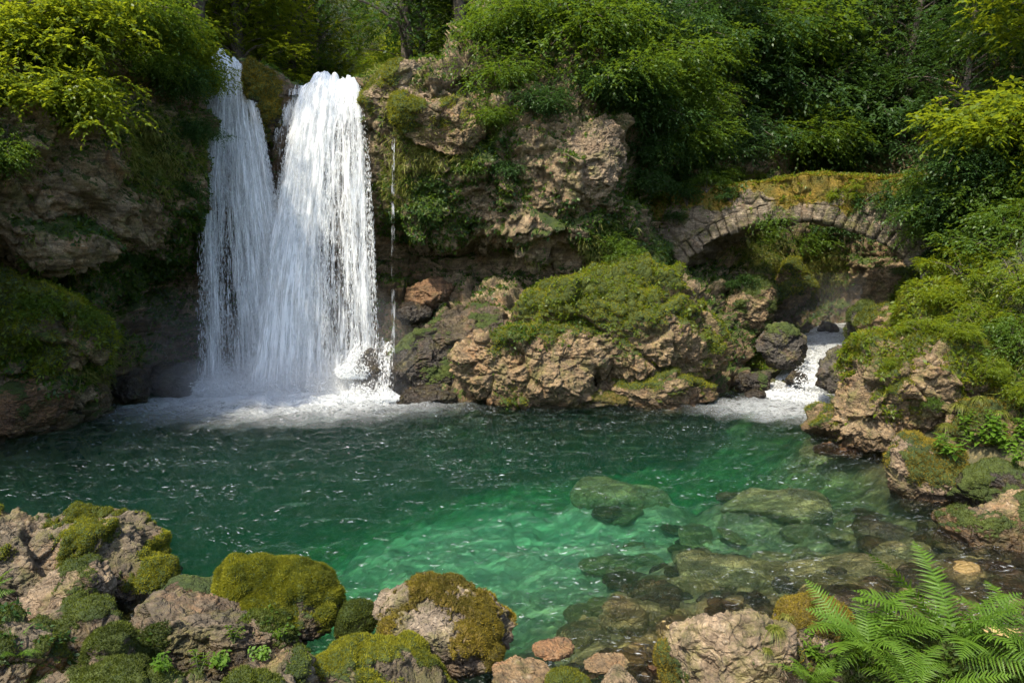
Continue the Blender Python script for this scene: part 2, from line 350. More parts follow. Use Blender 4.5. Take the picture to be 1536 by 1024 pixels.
for px, pr in prof:
    pts = []
    P0 = at(px, pr[0][0], pr[0][1]); pts.append((P0[0], P0[1], P0[2] - 1.8)); pts.append((P0[0], P0[1], P0[2] - .6))
    for e in pr:
        if e[0] == 'z': pts.append((px_x + (px - 768) / F * (e[2] - py_Y) * .8, e[2], e[1]))
        else:
            p = at(px, e[0], e[1]); pts.append(tuple(p)); px_x, py_Y = p[0], p[1]
    # more samples on the visible face than on the plateau behind
    vis = resample(pts[:2 + sum(1 for e in pr if e[0] != 'z')], NVv - 50)
    back = resample([vis[-1]] + pts[2 + sum(1 for e in pr if e[0] != 'z'):], 51)[1:]
    cols.append(np.vstack([vis, back]))
cols = np.array(cols)                                   # (ncol, NV, 3)
cl = np.linalg.norm(np.diff(cols[:, :250].mean(1), axis=0), axis=1); cs = np.concatenate([[0], np.cumsum(cl)])
uu = np.linspace(0, cs[-1], NUu)
# Catmull-Rom across columns
def across(C, s, u):
    T = np.gradient(C.reshape(len(C), -1), s, axis=0, edge_order=1); C2 = C.reshape(len(C), -1)
    i = np.clip(np.searchsorted(s, u, 'right') - 1, 0, len(s) - 2); h = (s[i + 1] - s[i])[:, None]; t = ((u - s[i])[:, None]) / h
    o = (2*t**3-3*t**2+1)*C2[i] + (t**3-2*t**2+t)*h*T[i] + (-2*t**3+3*t**2)*C2[i+1] + (t**3-t**2)*h*T[i+1]
    return o.reshape(len(u), C.shape[1], 3)
G = across(cols, cs, uu)
Nn = grid_normals(G); 
if Nn[500, 100, 1] > 0: Nn = -Nn
Pf = G.reshape(-1, 3); Nf = Nn.reshape(-1, 3)
dsp, crk = rockdisp(Pf, 11, 1.5, 1.0, 1.3, 4, dec=.47)
big = (fbm(Pf, 3.0, 3, 77) - .5) * 1.1
ppx, ppy = project(Pf)
infall = np.exp(-(((ppx - 430) / 150) ** 4)) * sstep(620, 560, ppy)
damp = np.where((Pf[:, 2] > 7.5) & (infall > .3), .25, 1 - .45 * infall)
Pc = Pf + Nf * ((dsp + big) * damp)[:, None]
def blobs(px, py, L):
    m = np.zeros(len(px))
    for (x, y, rx, ry, s) in L: m = np.maximum(m, s * np.exp(-(((px - x) / rx) ** 2 + ((py - y) / ry) ** 2) * 1.2))
    return m
GC = Pc.reshape(NUu, NVv, 3); NC = grid_normals(GC); 
if NC[500, 100, 1] > 0: NC = -NC
NCf = NC.reshape(-1, 3)
green = blobs(ppx, ppy, [(235,235,75,70,1),(60,490,120,60,1),(130,530,60,30,1),(190,400,130,40,.85),(270,330,40,110,.9),(160,430,60,30,.8),(300,200,40,90,.8),(90,540,100,30,1),
   (405,200,22,90,.9),(250,450,60,50,.55),(580,140,45,40,.95),(640,300,60,55,1),(600,330,40,35,1),(560,290,30,60,.7),(640,215,60,30,.7),(720,230,60,60,.9),(560,170,30,30,.7),(760,300,50,50,.6),
   (910,360,60,45,1),(1010,290,70,40,.9),(980,390,60,40,.9),(830,60,90,60,.5),(690,330,50,25,.7),(850,330,40,40,.5),(1150,380,60,45,.85),(1230,400,60,60,.75),(1120,480,50,70,.8),(1090,540,40,60,.5),(1300,370,70,60,.4)])
up = NCf[:, 2]
fb = fbm(Pc, 1.1, 4, 99)
moss = np.clip(sstep(.25, .8, up + (fb - .5) * .8) * .75 + green * (.55 + .8 * (fb - .35)) , 0, 1)
moss *= 1 - .8 * infall * (up < .6)
wet = np.clip(blobs(ppx, ppy, [(430, 350, 150, 400, 1), (230, 520, 110, 80, .95), (600, 430, 80, 50, .9),(640,540,80,60,.7),(1250,470,110,60,.8),(1080,540,50,80,.6),(580,230,26,60,.8)]) * 1.15, 0, 1)
FQ = grid_faces(NUu, NVv)
FQ = FQ[:, ::-1] if NC[500,100].dot(np.cross(GC[501,100]-GC[500,100], GC[500,101]-GC[500,100])) < 0 else FQ
# three pieces of rock wall, cut behind the waterfall and behind the outcrop
def cut_at(px): return int(np.interp(px, [p for p, _ in prof], cs) / cs[-1] * (NUu - 1))
i1, i2 = cut_at(395), cut_at(1075)
cliffs = []
for nm, a, b_ in (('cliff', 0, i1), ('cliff', i1, i2), ('cliff', i2, NUu - 1)):
    ids = np.arange(a * NVv, (b_ + 1) * NVv); sub = grid_faces(b_ - a + 1, NVv)
    if FQ is not None and NC[500,100].dot(np.cross(GC[501,100]-GC[500,100], GC[500,101]-GC[500,100])) < 0: sub = sub[:, ::-1]
    me = mesh(nm, Pc[ids], sub, M_CLIFF, {'moss': moss[ids], 'wet': wet[ids]})
    o = tag(link(nm, me), kind='structure'); cliffs.append((Pc[ids], sub, ids))
lap('cliff')

# ================================================================= GROUND (bed, banks, hillside) as one sheet
ctl = [(-6.5,19,-3.6),(-4,21,-3.4),(-8.5,17,-3.4),(-7,14,-3.6),(-3,15,-2.3),(-6,10.5,-2.5),(-2.8,11.5,-1.5),(-1,12.6,-1.15),(0,17.5,-2.1),(-.3,14.6,-1.45),(1.3,11.8,-1.05),(.3,12.6,-1.15),(3,14,-1.5),(2.2,9.4,-.7),(4,17,-2.1),
 (5.2,12,-.6),(3.6,8.2,-.3),(.2,8.4,-.9),(-1.5,9.2,-1.25),(-3.4,8.8,-1.6),(6.8,17.5,-1.0),(6.6,14.5,-.5),(5.6,9.2,-.22),(1.2,6.9,-.18),(2.9,6.6,-.14),(4.4,7.3,-.17),(6.8,10.6,-.22),(-1,7.0,-.7),(6.0,7.4,-.2),
 (-4.6,6.6,.1),(-3.4,5.9,.15),(-1.7,5.4,.15),(-.3,5.0,.1),(.5,5.5,-.08),(1.0,5.0,.05),(2.1,5.2,.05),(3.0,4.8,.25),(4.4,5.4,.25),(5.6,5.8,.3),(7,6.8,.35),(-7.5,8.2,.3),(-11,12,.35),(-13.5,13,3),(-14,17,7),(-10,7,1),
 (8.3,8.6,.35),(9.2,7.6,1.0),(10.5,9.5,2.6),(8.6,11.3,.5),(9.8,11.2,1.7),(7.6,12.6,.15),(8.8,13.2,1.4),(10.4,13,3.4),(6.9,15.3,.1),(8.0,15.6,1.3),(9.6,16.8,2.4),(11.2,16,4.6),(13.5,14,6.5),(14,19,8),(12,20.5,5.5),(7.8,17.2,.5),
 (10.9,18.9,3.3),(9.9,19.6,1.1),(10.6,21.2,1.3),(8.2,20.0,-.35),(7.6,19.2,-.6),(9.0,21.6,.35),(10,23,.7),(11.4,25,.9),(12.5,28,1.0),(7.4,21,.1),(8.2,23,.5),(9,25,.9),(13,24.5,1.5),(15.5,26,3),(13,6,3.5),(14,2,3.5),
 (0,0,1.9),(0,-6,2.2),(-8,0,2.2),(8,0,2.4),(-14,4,3),(3,3,.5),(-3,3,.4),(18,10,9),(20,20,11),(-20,8,8),(-20,18,11),(16,30,4)]
ctl = np.array(ctl, float); cx = ctl[:, :2]
Kd = np.sqrt(((cx[:, None] - cx[None]) ** 2).sum(-1) + .6); A = np.block([[Kd + 0 * np.eye(len(ctl)), np.c_[np.ones(len(ctl)), cx]], [np.c_[np.ones(len(ctl)), cx].T, np.zeros((3, 3))]])
wts = np.linalg.solve(A - np.block([[.05 * np.eye(len(ctl)), np.zeros((len(ctl), 3))], [np.zeros((3, len(ctl) + 3))]]), np.r_[ctl[:, 2], 0, 0, 0])
def zlow(X, Y):
    x = np.clip(X, -20, 20); y = np.clip(Y, -8, 32)
    z = wts[-3] + wts[-2] * x + wts[-1] * y
    for k in range(len(ctl)): z = z + wts[k] * np.sqrt((x - cx[k, 0]) ** 2 + (y - cx[k, 1]) ** 2 + .6)
    return z
yb_x = [-60, -20, -14, -11.5, -10.2, -8.8, -7.6, 5.0, 6.6, 8.2, 11.5, 16, 60]; yb_y = [13, 14.5, 18, 21.5, 23.3, 24.4, 24.8, 24.8, 27, 31, 34, 32, 30]
def zhigh(X, Y):
    vx = -5.6 - (Y - 21) * .10
    side = np.abs(X - vx)
    rim = np.where(X < vx, 10.6, 9.2 + sstep(-1, 8, X) * 3.0)
    val = 8.2 + .015 * (Y - 22)
    z = val + (rim - val) * sstep(2.2, 4.2, side) + np.maximum(side - 4, 0) * (.22 + .012 * np.maximum(Y - 22, 0)) + np.maximum(Y - 27, 0) * .34 * sstep(1.5, 6, side) + np.maximum(Y - 40, 0) * .5
    return z
SUBS = [(1080,712,1255,770,-.26),(1170,805,1360,872,-.14),(1000,800,1180,868,-.22),(1338,848,1412,886,-.10),(1470,855,1590,900,-.10),(1195,650,1290,690,-.18),(1310,800,1380,828,-.14),(1040,880,1130,925,-.12),(860,700,1010,742,-.55)]
SUBW = [(onwater((a + c) / 2, (b + d) / 2, t), (c - a) / 2 / F, t) for a, b, c, d, t in SUBS]
def ground_z(X, Y):
    X = np.asarray(X, float); Y = np.asarray(Y, float)
    yb = np.interp(X, yb_x, yb_y); m = sstep(0, .7, Y - yb)
    P = np.stack([X.ravel(), Y.ravel(), np.zeros(X.size)], 1)
    low = zlow(X, Y)
    for w0, hw, t_ in SUBW:
        r = hw * w0[1] * 1.35; k = np.exp(-(((X - w0[0]) / r) ** 2 + ((Y - w0[1]) / r) ** 2) ** 2); low = np.maximum(low, low + (t_ - .30 - low) * k)
    n = ((fbm(P, 1.6, 4, 3) - .5) * .35 + (fbm(P, .35, 3, 4) - .5) * .10).reshape(X.shape)
    return low * (1 - m) + (zhigh(X, Y) - .35) * m + n * np.where(Y > 24, 3, 1)
def axis(lo, a, b, hi, st, n):
    l = a - (a - lo) * np.linspace(1, 0, n, endpoint=False) ** 1.7; r = b + (hi - b) * np.linspace(0, 1, n + 1)[1:] ** 1.7
    return np.concatenate([l, np.arange(a, b, st), r])
gx = axis(-150, -9.5, 11.5, 150, .055, 60); gy = np.concatenate([np.linspace(-60, 3, 20, endpoint=False), np.arange(3, 13, .05), np.arange(13, 24, .09), 24 + (200 - 24) * np.linspace(0, 1, 70) ** 1.7])
X, Y = np.meshgrid(gx, gy, indexing='ij'); Z = ground_z(X, Y)
GP = np.stack([X, Y, Z], -1); gN = grid_normals(GP); gN = np.where(gN[..., 2:] < 0, -gN, gN)
near = (sstep(27, 23, Y) * sstep(22, 17, np.abs(X))) * (1 + 1.2 * sstep(.5, 2, Z))
d_, _c = rockdisp(GP.reshape(-1, 3), 41, .55, .75, 1.0, 3); d_ = d_.reshape(X.shape)
Z2 = Z + d_ * near * .9
GP[..., 2] = Z2; gN = grid_normals(GP); gN = np.where(gN[..., 2:] < 0, -gN, gN)
fbg = fbm(GP.reshape(-1, 3), 1.3, 4, 8).reshape(X.shape)
gm = np.where(Z2 > .08, np.clip(.25 + sstep(.2, 1.0, Z2) * .5 + (fbg - .35) * .9, 0, 1), 0)
gm = np.maximum(gm, np.where((Y > 20) & (Z2 > .2), .8, 0))
b = NB('river_bed_and_soil')   # pale gravel and silt below water, leaf mould above
ge = b.n('ShaderNodeNewGeometry').outputs['Position']
x1 = b.tex(1.4, 5, .65, ge); x2 = b.tex(11, 6, .75, ge)
vv = b.n('ShaderNodeTexVoronoi', feature='F1'); vv.inputs['Scale'].default_value = 7; b.l(ge, vv.inputs['Vector'])
vs = b.n('ShaderNodeSeparateColor'); b.l(vv.outputs['Color'], vs.inputs[0])
col = b.mix(b.ramp(x1, (.4, 0.), (.62, 1.)), (.20, .13, .04), (.46, .33, .12))
col = b.mix(b.math('MULTIPLY', vs.outputs[0], .55), col, (.25, .19, .10))
col = b.mix(b.ramp(x2, (.38, .6), (.55, 0.)), col, (.08, .065, .035))
col = b.mix(b.math('MULTIPLY', b.attr('deep'), .85), col, (.62, .62, .42))
mm = b.ramp(b.math('ADD', b.attr('moss'), b.math('MULTIPLY', b.math('SUBTRACT', x2, .5), .9)), (.35, 0.), (.55, 1.))
mc = b.mix(b.ramp(x1, (.4, 0.), (.6, 1.)), (.028, .035, .010), (.055, .05, .02))
col = b.mix(mm, col, mc)
pr = b.n('ShaderNodeBsdfPrincipled'); b.l(col, pr.inputs['Base Color']); pr.inputs['Roughness'].default_value = .85
bu = b.n('ShaderNodeBump'); bu.inputs['Strength'].default_value = .7; bu.inputs['Distance'].default_value = .05; b.l(x2, bu.inputs['Height']); b.l(bu.outputs[0], pr.inputs['Normal']); b.surf(pr.outputs[0])
M_GROUND = b.m
deep = np.clip(1.1 * np.exp(-((X + .2) / 3.4) ** 2 - ((Y - 12.2) / 3.3) ** 2), 0, 1) * (Z < -.3)
gme = mesh('ground', GP.reshape(-1, 3), grid_faces(len(gx), len(gy)), M_GROUND, {'moss': gm.ravel(), 'deep': deep.ravel()})
tag(link('ground', gme), kind='structure')
lap('ground')

# ================================================================= BRIDGE
BC = np.array([7.85, 21.1]); BA = math.radians(31); bu_ = np.array([math.cos(BA), -math.sin(BA)]); bd_ = np.array([math.sin(BA), math.cos(BA)])
HS, RISE, ZS = 3.35, 1.55, 3.32; RR = (HS ** 2 + RISE ** 2) / (2 * RISE); BW = 2.3
def z_in(s):
    a = np.sqrt(np.maximum(RR ** 2 - s ** 2, 0)) - RR + RISE + ZS
    return np.where(np.abs(s) < HS, a, ZS - np.clip(np.abs(s) - HS, 0, .55) / .55 * 2.4)
def z_top(s): return 5.92 - .020 * (s - .2) ** 2 - .06 * np.clip(-s - 3, 0, 9) 
ns = 420; s = np.linspace(-6.6, 6.2, ns); zi, zt = z_in(s), z_top(s)
nf, nb_, ntp = 70, 56, 60
def bw(s_, w, z): return np.stack([BC[0] + bu_[0] * s_ + bd_[0] * w, BC[1] + bu_[1] * s_ + bd_[1] * w, z], -1)
rows = []
for t in np.linspace(0, 1, nb_, endpoint=False): rows.append(bw(s, BW * (1 - t), zi))          # underside back to front
for t in np.linspace(0, 1, nf, endpoint=False): rows.append(bw(s, 0 * s, zi + (zt - zi) * t))  # front face up
for t in np.linspace(0, 1, ntp, endpoint=False): rows.append(bw(s, BW * t, zt + .10 * math.sin(math.pi * t)))
for t in np.linspace(0, 1, 30): rows.append(bw(s, BW + 0 * s, zt - (zt - zi) * t))
BG = np.array(rows).transpose(1, 0, 2); nr = BG.shape[1]
BN = grid_normals(BG)
if BN[ns // 2, nb_ + nf // 2].dot(np.r_[-bd_, 0]) < 0: BN = -BN
q = BG.reshape(-1, 3); sv = np.repeat(s, nr); wv = np.tile(np.concatenate([np.linspace(BW, 0, nb_), np.zeros(nf), np.linspace(0, BW, ntp), np.full(30, BW)]), ns)
# stones laid round the arch: polar coordinates near the ring
ang = np.arctan2(sv, q[:, 2] - (ZS + RISE - RR)) * RR; rad = np.hypot(sv, q[:, 2] - (ZS + RISE - RR)) - RR
Q3 = np.stack([ang, rad * .62, wv], 1)
f1, f2, R3, O3 = worley(Q3 + (np.stack([fbm(q, .5, 2, 1), fbm(q, .5, 2, 2), fbm(q, .5, 2, 3)], 1) - .5) * .22, .34, 71)
e = f2 - f1; bdisp = (R3[:, 0] * .035 + (O3 * R3).sum(1) * .22) * sstep(0, .12, e) - .055 * (1 - sstep(0, .17, e)) + (fbm(q, 1.2, 4, 5) - .5) * .22 + (fbm(q, .12, 3, 6) - .5) * .05
topm = BN.reshape(-1, 3)[:, 2]
bdisp = np.where(topm > .7, (fbm(q, .8, 4, 8) - .4) * .42, bdisp)
ringm = sstep(.42, .30, rad) * (wv < .02) * (np.abs(sv) < HS + .3)
vc_ = (ang + (fbm(q, .5, 2, 14) - .5) * .10) / .29; ci = np.floor(vc_); fr_ = np.minimum(vc_ - ci, 1 - (vc_ - ci)) * .29
rl = .40 + .16 * h01(ci.astype(np.int64), (ci * 0).astype(np.int64), (ci * 0).astype(np.int64), 5)
inr = (rad < rl) * (np.abs(sv) < HS + .5) * (topm < .7)
jv = np.maximum(1 - sstep(0, .035, fr_), (1 - sstep(0, .04, np.abs(rl - rad))) * (wv < .02))
vd = (h01(ci.astype(np.int64), (np.floor(wv / .55 + .5 * (ci % 2))).astype(np.int64), (ci * 0).astype(np.int64), 9) - .3) * .17 - .13 * jv + (fbm(q, .25, 4, 15) - .5) * .10
bdisp = np.where(inr, vd, bdisp)
bdisp = bdisp + ringm * .03
BP = q + BN.reshape(-1, 3) * bdisp[:, None]
fbb = fbm(BP, .7, 4, 55)
hup = (q[:, 2] - np.repeat(zi, nr)) / np.maximum(np.repeat(zt - zi, nr), .1)
bmoss = np.clip(sstep(.3, .8, topm) + np.where(topm <= .7, sstep(.5, .9, hup + (fbb - .5) * 1.0 + .22 * np.exp(-((sv - .6) / 1.8) ** 2)) * .95 * (wv < .02), 0), 0, 1)
bridge = link('stone_bridge', None, loc=(BC[0], BC[1], 3.0))
tag(bridge, 'old single arch stone footbridge with orange moss on its back over the stream gorge', 'bridge')
M_BRIDGE = rock_mat('bridge_stone', (.11, .085, .055), (.31, .255, .18), (.19, .15, .10), moss1=(.26, .165, .02), moss2=(.09, .09, .014), warmth=.3, lichen=.4, wet=-5, film=.9)
off = np.array([BC[0], BC[1], 3.0])
link('arch_masonry', mesh('arch_masonry', BP - off, grid_faces(ns, nr)[:, ::-1], M_BRIDGE, {'moss': bmoss, 'wet': np.zeros(len(BP))}), bridge)
BRF = grid_faces(ns, nr)[:, ::-1]
lap('bridge')
# ================================================================= ROCKS
FUZZ = {'y': L_MOSSB, 'o': L_MOSSO, 'd': L_MOSSD}
def fuzz(V, Fq, moss, rng, dens, L, W, up=.35, droop=0.0):
    fb = fbm(V, .22, 5, 21, .6)
    mk = sstep(.38, .72, moss + (fb - .5) * 1.5)
    P, N, f = sample(V, Fq, dens, mk, rng)
    if len(P) < 5: return None
    D = unit(N + rng.normal(0, .55, P.shape) + np.array([0, 0, up]) - np.array([0, 0, droop]) * (1 - N[:, 2:]))
    Ln = L * (.5 + rng.random(len(P))) ; nn = unit(rng.normal(0, 1, P.shape))
    v, q = leaves(P - D * L * .15, D, nn, Ln, W * (.7 + .6 * rng.random(len(P))), .05, .35)
    tint = np.repeat(np.clip((fbm(P, .10, 3, 33, .65) - .5) * 1.8 + (fbm(P, .5, 3, 34) - .5) * 2.4 + .45 + rng.normal(0, .13, len(P)), 0, 1), 4)
    return v, q, tint
ROCKS = []
def rock(name, label, cat, box, Y, mat, seed, n=70, dep=.8, moss=.0, mdir=(0, 0, 1), mw=.35, ee=2.6, group=None, fz=None, fd=5000, fl=.035, rot=0., flat=None, s1=.85, zs=1.3, wet=0., fw=None, lev=3, amp=.62, tilt=0., zc=None):
    x0, y0, x1, y1 = box; c = at((x0 + x1) / 2, (y0 + y1) / 2, Y)
    dist = Y * 1.02; rx = (x1 - x0) / 2 / F * dist; h = (y1 - y0) / 2 / F * dist
    th = PITCH + math.atan(((y0 + y1) / 2 - 512) / F); th = max(th, 0)
    ry = rx * dep; rz = math.sqrt(max(h * h - (ry * math.sin(th)) ** 2, (.30 * h) ** 2)) / math.cos(th)
    if flat: rz = flat
    if zc is not None: c[2] = zc
    U, Q = cubesphere(n)
    rr_ = np.random.default_rng(seed * 7 + 1); npl = 15; pn = unit(rr_.normal(0, 1, (npl, 3))); pd = rr_.uniform(.66, .98, npl); pw = 11 if ee > 2.35 else 6
    acc = (1 / 1.06) ** pw * np.ones(len(U))
    for a_, d_2 in zip(pn, pd): acc = acc + (np.maximum(U @ a_, 0) / d_2) ** pw
    r0 = acc ** (-1 / pw); r0 = r0 / (.5 * (r0.max() + r0.mean()))
    V = U * r0[:, None] * np.array([rx, ry, rz])
    a = rot; R = np.array([[math.cos(a), -math.sin(a), 0], [math.sin(a), math.cos(a), 0], [0, 0, 1]])
    ct, st = math.cos(tilt), math.sin(tilt); R = R @ np.array([[ct, 0, -st], [0, 1, 0], [st, 0, ct]])
    V = V @ R.T
    N = vnormals(V, Q)
    sz = (rx * ry * rz) ** (1 / 3)
    d, crk = rockdisp(V + np.array([seed * 3.7, seed * 1.3, seed * .9]), seed, sz * s1, amp, zs, lev, rough=min(1., sz), cd=.14)
    low = (fbm(V + seed * 5.1, sz * 1.5, 2, seed + 3) - .5) * sz * .55
    V = V + N * (d + low)[:, None]
    N = vnormals(V, Q); W = V + c
    fb = fbm(W, sz * .7, 4, seed + 50)
    md = unit(np.array(mdir, float))
    m = np.zeros(len(V))
    if moss > 0:
        sc = N @ md * .6 + (V / np.array([rx, ry, rz])) @ md * .55
        m = np.clip(sstep(1 - moss * .9 - mw, 1 - moss * .9 + mw, sc * .42 + .5 + (fb - .5) * 1.9), 0, 1) * sstep(-.02, .10, W[:, 2] - (0.0))
        V = V + N * (m * (.01 + .08 * fbm(W, .15, 3, 12)) * min(1, sz * 1.6))[:, None]
    W = V + c
    o = link(name, mesh(name, V, Q, mat, {'moss': m, 'wet': np.full(len(V), wet)}), loc=c)
    tag(o, label, cat, group)
    if fz and moss > 0:
        r = fuzz(W, Q, m, np.random.default_rng(seed), fd * (1.5 if Y < 9 else 1), fl * (.7 if Y < 9 else 1), (fw or fl * .2))
        if r is not None:
            link('moss', mesh('moss', r[0] - c, r[1], FUZZ[fz], {'tint': r[2]}), o)
    ROCKS.append((o, W, Q, m)); return o
B = 'boulder'; S = 'rock'
# --- foreground, left bank
rock('boulder', 'large grey boulder at the left edge with moss on its right shoulder', B, (-120, 728, 284, 960), 8.2, M_GREY, 3, 150, .75, 0.2, (.9, -.1, .15), .16, 3.2, fz='y', fd=9000, fl=.035, s1=0.8, amp=0.7, tilt=-.22)
rock('rock', 'reddish broken rock wedged below the large grey boulder', S, (22, 838, 185, 950), 7.3, M_PINK, 5, 90, .9, 0.05, fz='d', s1=0.7, ee=3.2, amp=0.8)
rock('rock', 'dark grey cracked rock low at the left edge', S, (35, 905, 175, 1010), 6.5, M_GREY, 6, 80, .9, .1, ee=3, s1=.6, fz='d', amp=0.8)
rock('rock_slab', 'broad flat tan slab sloping between the grey boulder and the bright mossy mound', 'rock', (140, 866, 490, 1080), 6.5, M_GREY, 8, 150, .75, 0.22, (.25, -.85, -.25), .22, 3.6, fz='d', fd=9000, fl=.04, s1=0.75, amp=0.65, tilt=.05)
rock('mossy_boulder', 'rounded boulder wholly covered in bright yellow green moss at the pool edge', B, (318, 830, 510, 985), 7.15, M_GREY, 9, 110, .85, 0.82, (.1, .1, .9), .3, 2.2, fz='y', fd=16000, fl=.04, amp=0.55)
rock('mossy_rock', 'small round cushion of dark moss beside the bright mossy boulder', 'rock', (497, 902, 566, 965), 6.9, M_GREY, 10, 50, .9, .9, fz='d', fd=16000, fl=.03, ee=2.1, amp=.3)
rock('rock', 'thin grey stone ledge showing behind the tan slab and the mossy boulder', S, (225, 868, 345, 915), 7.6, M_GREY, 12, 60, .8, .1, ee=3.5, s1=.5)
rock('boulder', 'tan boulder with a thick coat of orange moss standing in the water', B, (520, 864, 802, 1010), 6.55, M_ORMOSS, 13, 150, .7, 0.4, (.75, -.1, .45), .18, 2.3, fz='o', fd=14000, fl=.032, amp=0.6, tilt=-.12, s1=0.8)
rock('mossy_rock', 'low mossy rock at the bottom edge below the orange mossed boulder', 'rock', (450, 948, 705, 1100), 5.75, M_GREY, 14, 130, .8, 0.42, (.25, .0, .8), .3, 2.8, fz='y', fd=12000, fl=.03, amp=0.7)
rock('rock', 'bare grey rock at the bottom edge left of the low mossy rock', S, (365, 965, 500, 1090), 5.45, M_GREY, 15, 100, .9, .08, ee=2.6, fz='d', amp=0.8)
rock('mossy_rock', 'dark mossy lump at the bottom edge under the cracked grey rock', 'rock', (110, 955, 215, 1080), 5.6, M_GREY, 16, 70, .9, 0.45, fz='d', fd=12000, fl=.035)
rock('rock', 'shaded rock in the bottom left corner under small fern leaves', S, (-90, 930, 70, 1090), 5.7, M_GREY, 17, 70, .9, 0.3, fz='d', fd=9000)
rock('stone', 'small flat reddish stone resting on the tan slab', 'stone', (105, 912, 165, 936), 6.9, M_PINK, 18, 34, .9, 0, ee=3.2)
rock('stone', 'pale angular stone chip lying on top of the tan slab', 'stone', (255, 925, 288, 944), 6.35, M_GREY, 19, 26, .9, 0, ee=3.2)
rock('rock', 'broad shadowed rock along the bottom edge at the left corner', S, (20, 1000, 330, 1190), 5.0, M_GREY, 61, 90, .7, .4, fz='d', fd=9000)
rock('rock', 'dark rock at the bottom edge between the grey rock and the low mossy rock', S, (300, 1010, 470, 1160), 5.0, M_GREY, 62, 70, .8, .2, fz='d', fd=9000)
# --- foreground, right
rock('boulder', 'pale pinkish pitted boulder at the bottom edge beside the fern', B, (985, 922, 1215, 1140), 5.55, M_PINK, 22, 150, .8, .15, (-.8, -.3, -.1), .18, 2.3, fz='o', fd=9000, fl=.025, s1=0.9, amp=0.6, tilt=.25)
rock('rock', 'brown mossy rock just behind the fern, topped with dry moss', S, (1145, 896, 1290, 1020), 5.95, M_ORMOSS, 23, 100, .9, .6, (-.4, 0, .8), .35, 2.3, fz='o', fd=9000, fl=.03)
rock('rock', 'dark rock beneath the fern in the bottom right corner', S, (1230, 940, 1620, 1180), 5.6, M_GREY, 24, 90, .6, .7, fz='d', fd=4000, fl=.05)
# --- right bank
rock('boulder', 'tall tan boulder bulging into the pool below the yellow green bushes', B, (1235, 500, 1470, 730), 14.3, M_TAN, 25, 130, .95, 0.28, (.2, .0, .9), .3, 2.5, fz='y', fd=1800, fl=.07, s1=.55, amp=0.95)
rock('rock', 'low tan rock at the foot of the tall boulder where the stream meets the pool', S, (1205, 608, 1300, 668), 15.4, M_TAN, 26, 70, .9, .2, ee=2.6, fz='y', fd=1500, fl=.06)
rock('rock', 'orange brown ledge just breaking the surface below the tall tan boulder', S, (1225, 655, 1330, 690), 14.2, M_ORANGE, 27, 60, .6, 0, zc=-.02, flat=.14)
rock('boulder', 'sunlit pinkish boulder with brown moss beside the green nettles', B, (1328, 648, 1455, 765), 11.4, M_PINK, 28, 110, .95, .42, (.5, .0, .6), .3, 2.3, fz='o', fd=3500, fl=.04, s1=.6)
rock('rock', 'dark overhung rock between the sunlit pinkish boulder and the tan shelf', S, (1420, 690, 1560, 790), 10.9, M_DARK, 29, 60, .9, .4, fz='d', fd=2500)
rock('rock', 'cracked tan rock shelf at the right edge sloping into the water', S, (1415, 735, 1640, 870), 9.6, M_TAN, 30, 130, .75, .12, (0, 0, 1), .2, 3.0, fz='d', fd=3000, s1=.4, amp=.75, tilt=.3)
rock('rock', 'small brown rock at the waterline left of the cracked shelf', S, (1408, 755, 1462, 795), 10.1, M_TAN, 31, 44, .9, .3, fz='d')
rock('rock', 'mossy rock high on the right bank above the tall boulder', S, (1345, 425, 1470, 560), 16.4, M_TAN, 32, 90, .9, .6, fz='y', fd=1800, fl=.07)
# --- stream under the bridge
rock('boulder', 'dark wet boulder on the right side of the rapids', B, (1226, 510, 1330, 596), 18.6, M_DARK, 33, 90, .9, .18, fz='d', fd=1500, fl=.05, tilt=.2)
rock('boulder', 'dark brown boulder on the left side of the rapids', B, (1142, 484, 1212, 546), 21.2, M_DARK, 34, 80, .9, .1, tilt=-.2)
rock('rock', 'small dark rock under the left rapids boulder', S, (1105, 552, 1160, 592), 20.6, M_DARK, 35, 50, .9, .1)
rock('rock', 'dark mossy rock above the right rapids boulder at the bank', S, (1275, 455, 1365, 522), 19.5, M_DARK, 36, 70, .9, .5, fz='d', fd=1500, fl=.06)
rock('rock', 'small rock at the head of the rapids deep in the gorge', S, (1228, 482, 1262, 505), 25.0, M_DARK, 37, 30, .9, 0)
rock('rock', 'rock splitting the head of the rapids, right of the small one', S, (1268, 478, 1300, 508), 25.6, M_DARK, 38, 30, .9, 0)
rock('mossy_rock', 'mossy rock on the left wall of the gorge seen through the arch', 'rock', (1085, 420, 1165, 500), 22.6, M_TAN, 71, 80, .9, .5, fz='d', fd=900, fl=.07)
rock('mossy_rock', 'rock with a moss cap deep in the gorge below the arch', 'rock', (1150, 395, 1215, 465), 25.3, M_TAN, 72, 80, .9, .5, fz='y', fd=900, fl=.08)
rock('rock', 'craggy rock on the far right wall of the gorge below the arch', S, (1290, 400, 1375, 480), 23.5, M_TAN, 73, 80, .9, .3, fz='d', fd=900, fl=.07)
rock('rock', 'craggy tan rock on the slope above the tall boulder', S, (1380, 520, 1500, 640), 14.6, M_TAN, 74, 100, .9, .35, fz='y', fd=1500, fl=.07, amp=.9)
rock('rock', 'craggy rock jutting from the bank between the tall boulder and the nettles', S, (1430, 590, 1560, 700), 12.8, M_TAN, 75, 100, .9, .35, fz='o', fd=1500, fl=.06, amp=.9)
rock('rock', 'grey brown rock between the stream and the tall boulder, moss on top', S, (1290, 445, 1395, 545), 17.6, M_TAN, 76, 90, .9, .4, fz='y', fd=1500, fl=.07, amp=.9)
rock('rock', 'low black rock parting the white water halfway down the rapids', S, (1178, 556, 1212, 580), 20.3, M_DARK, 81, 34, .9, 0, wet=1)
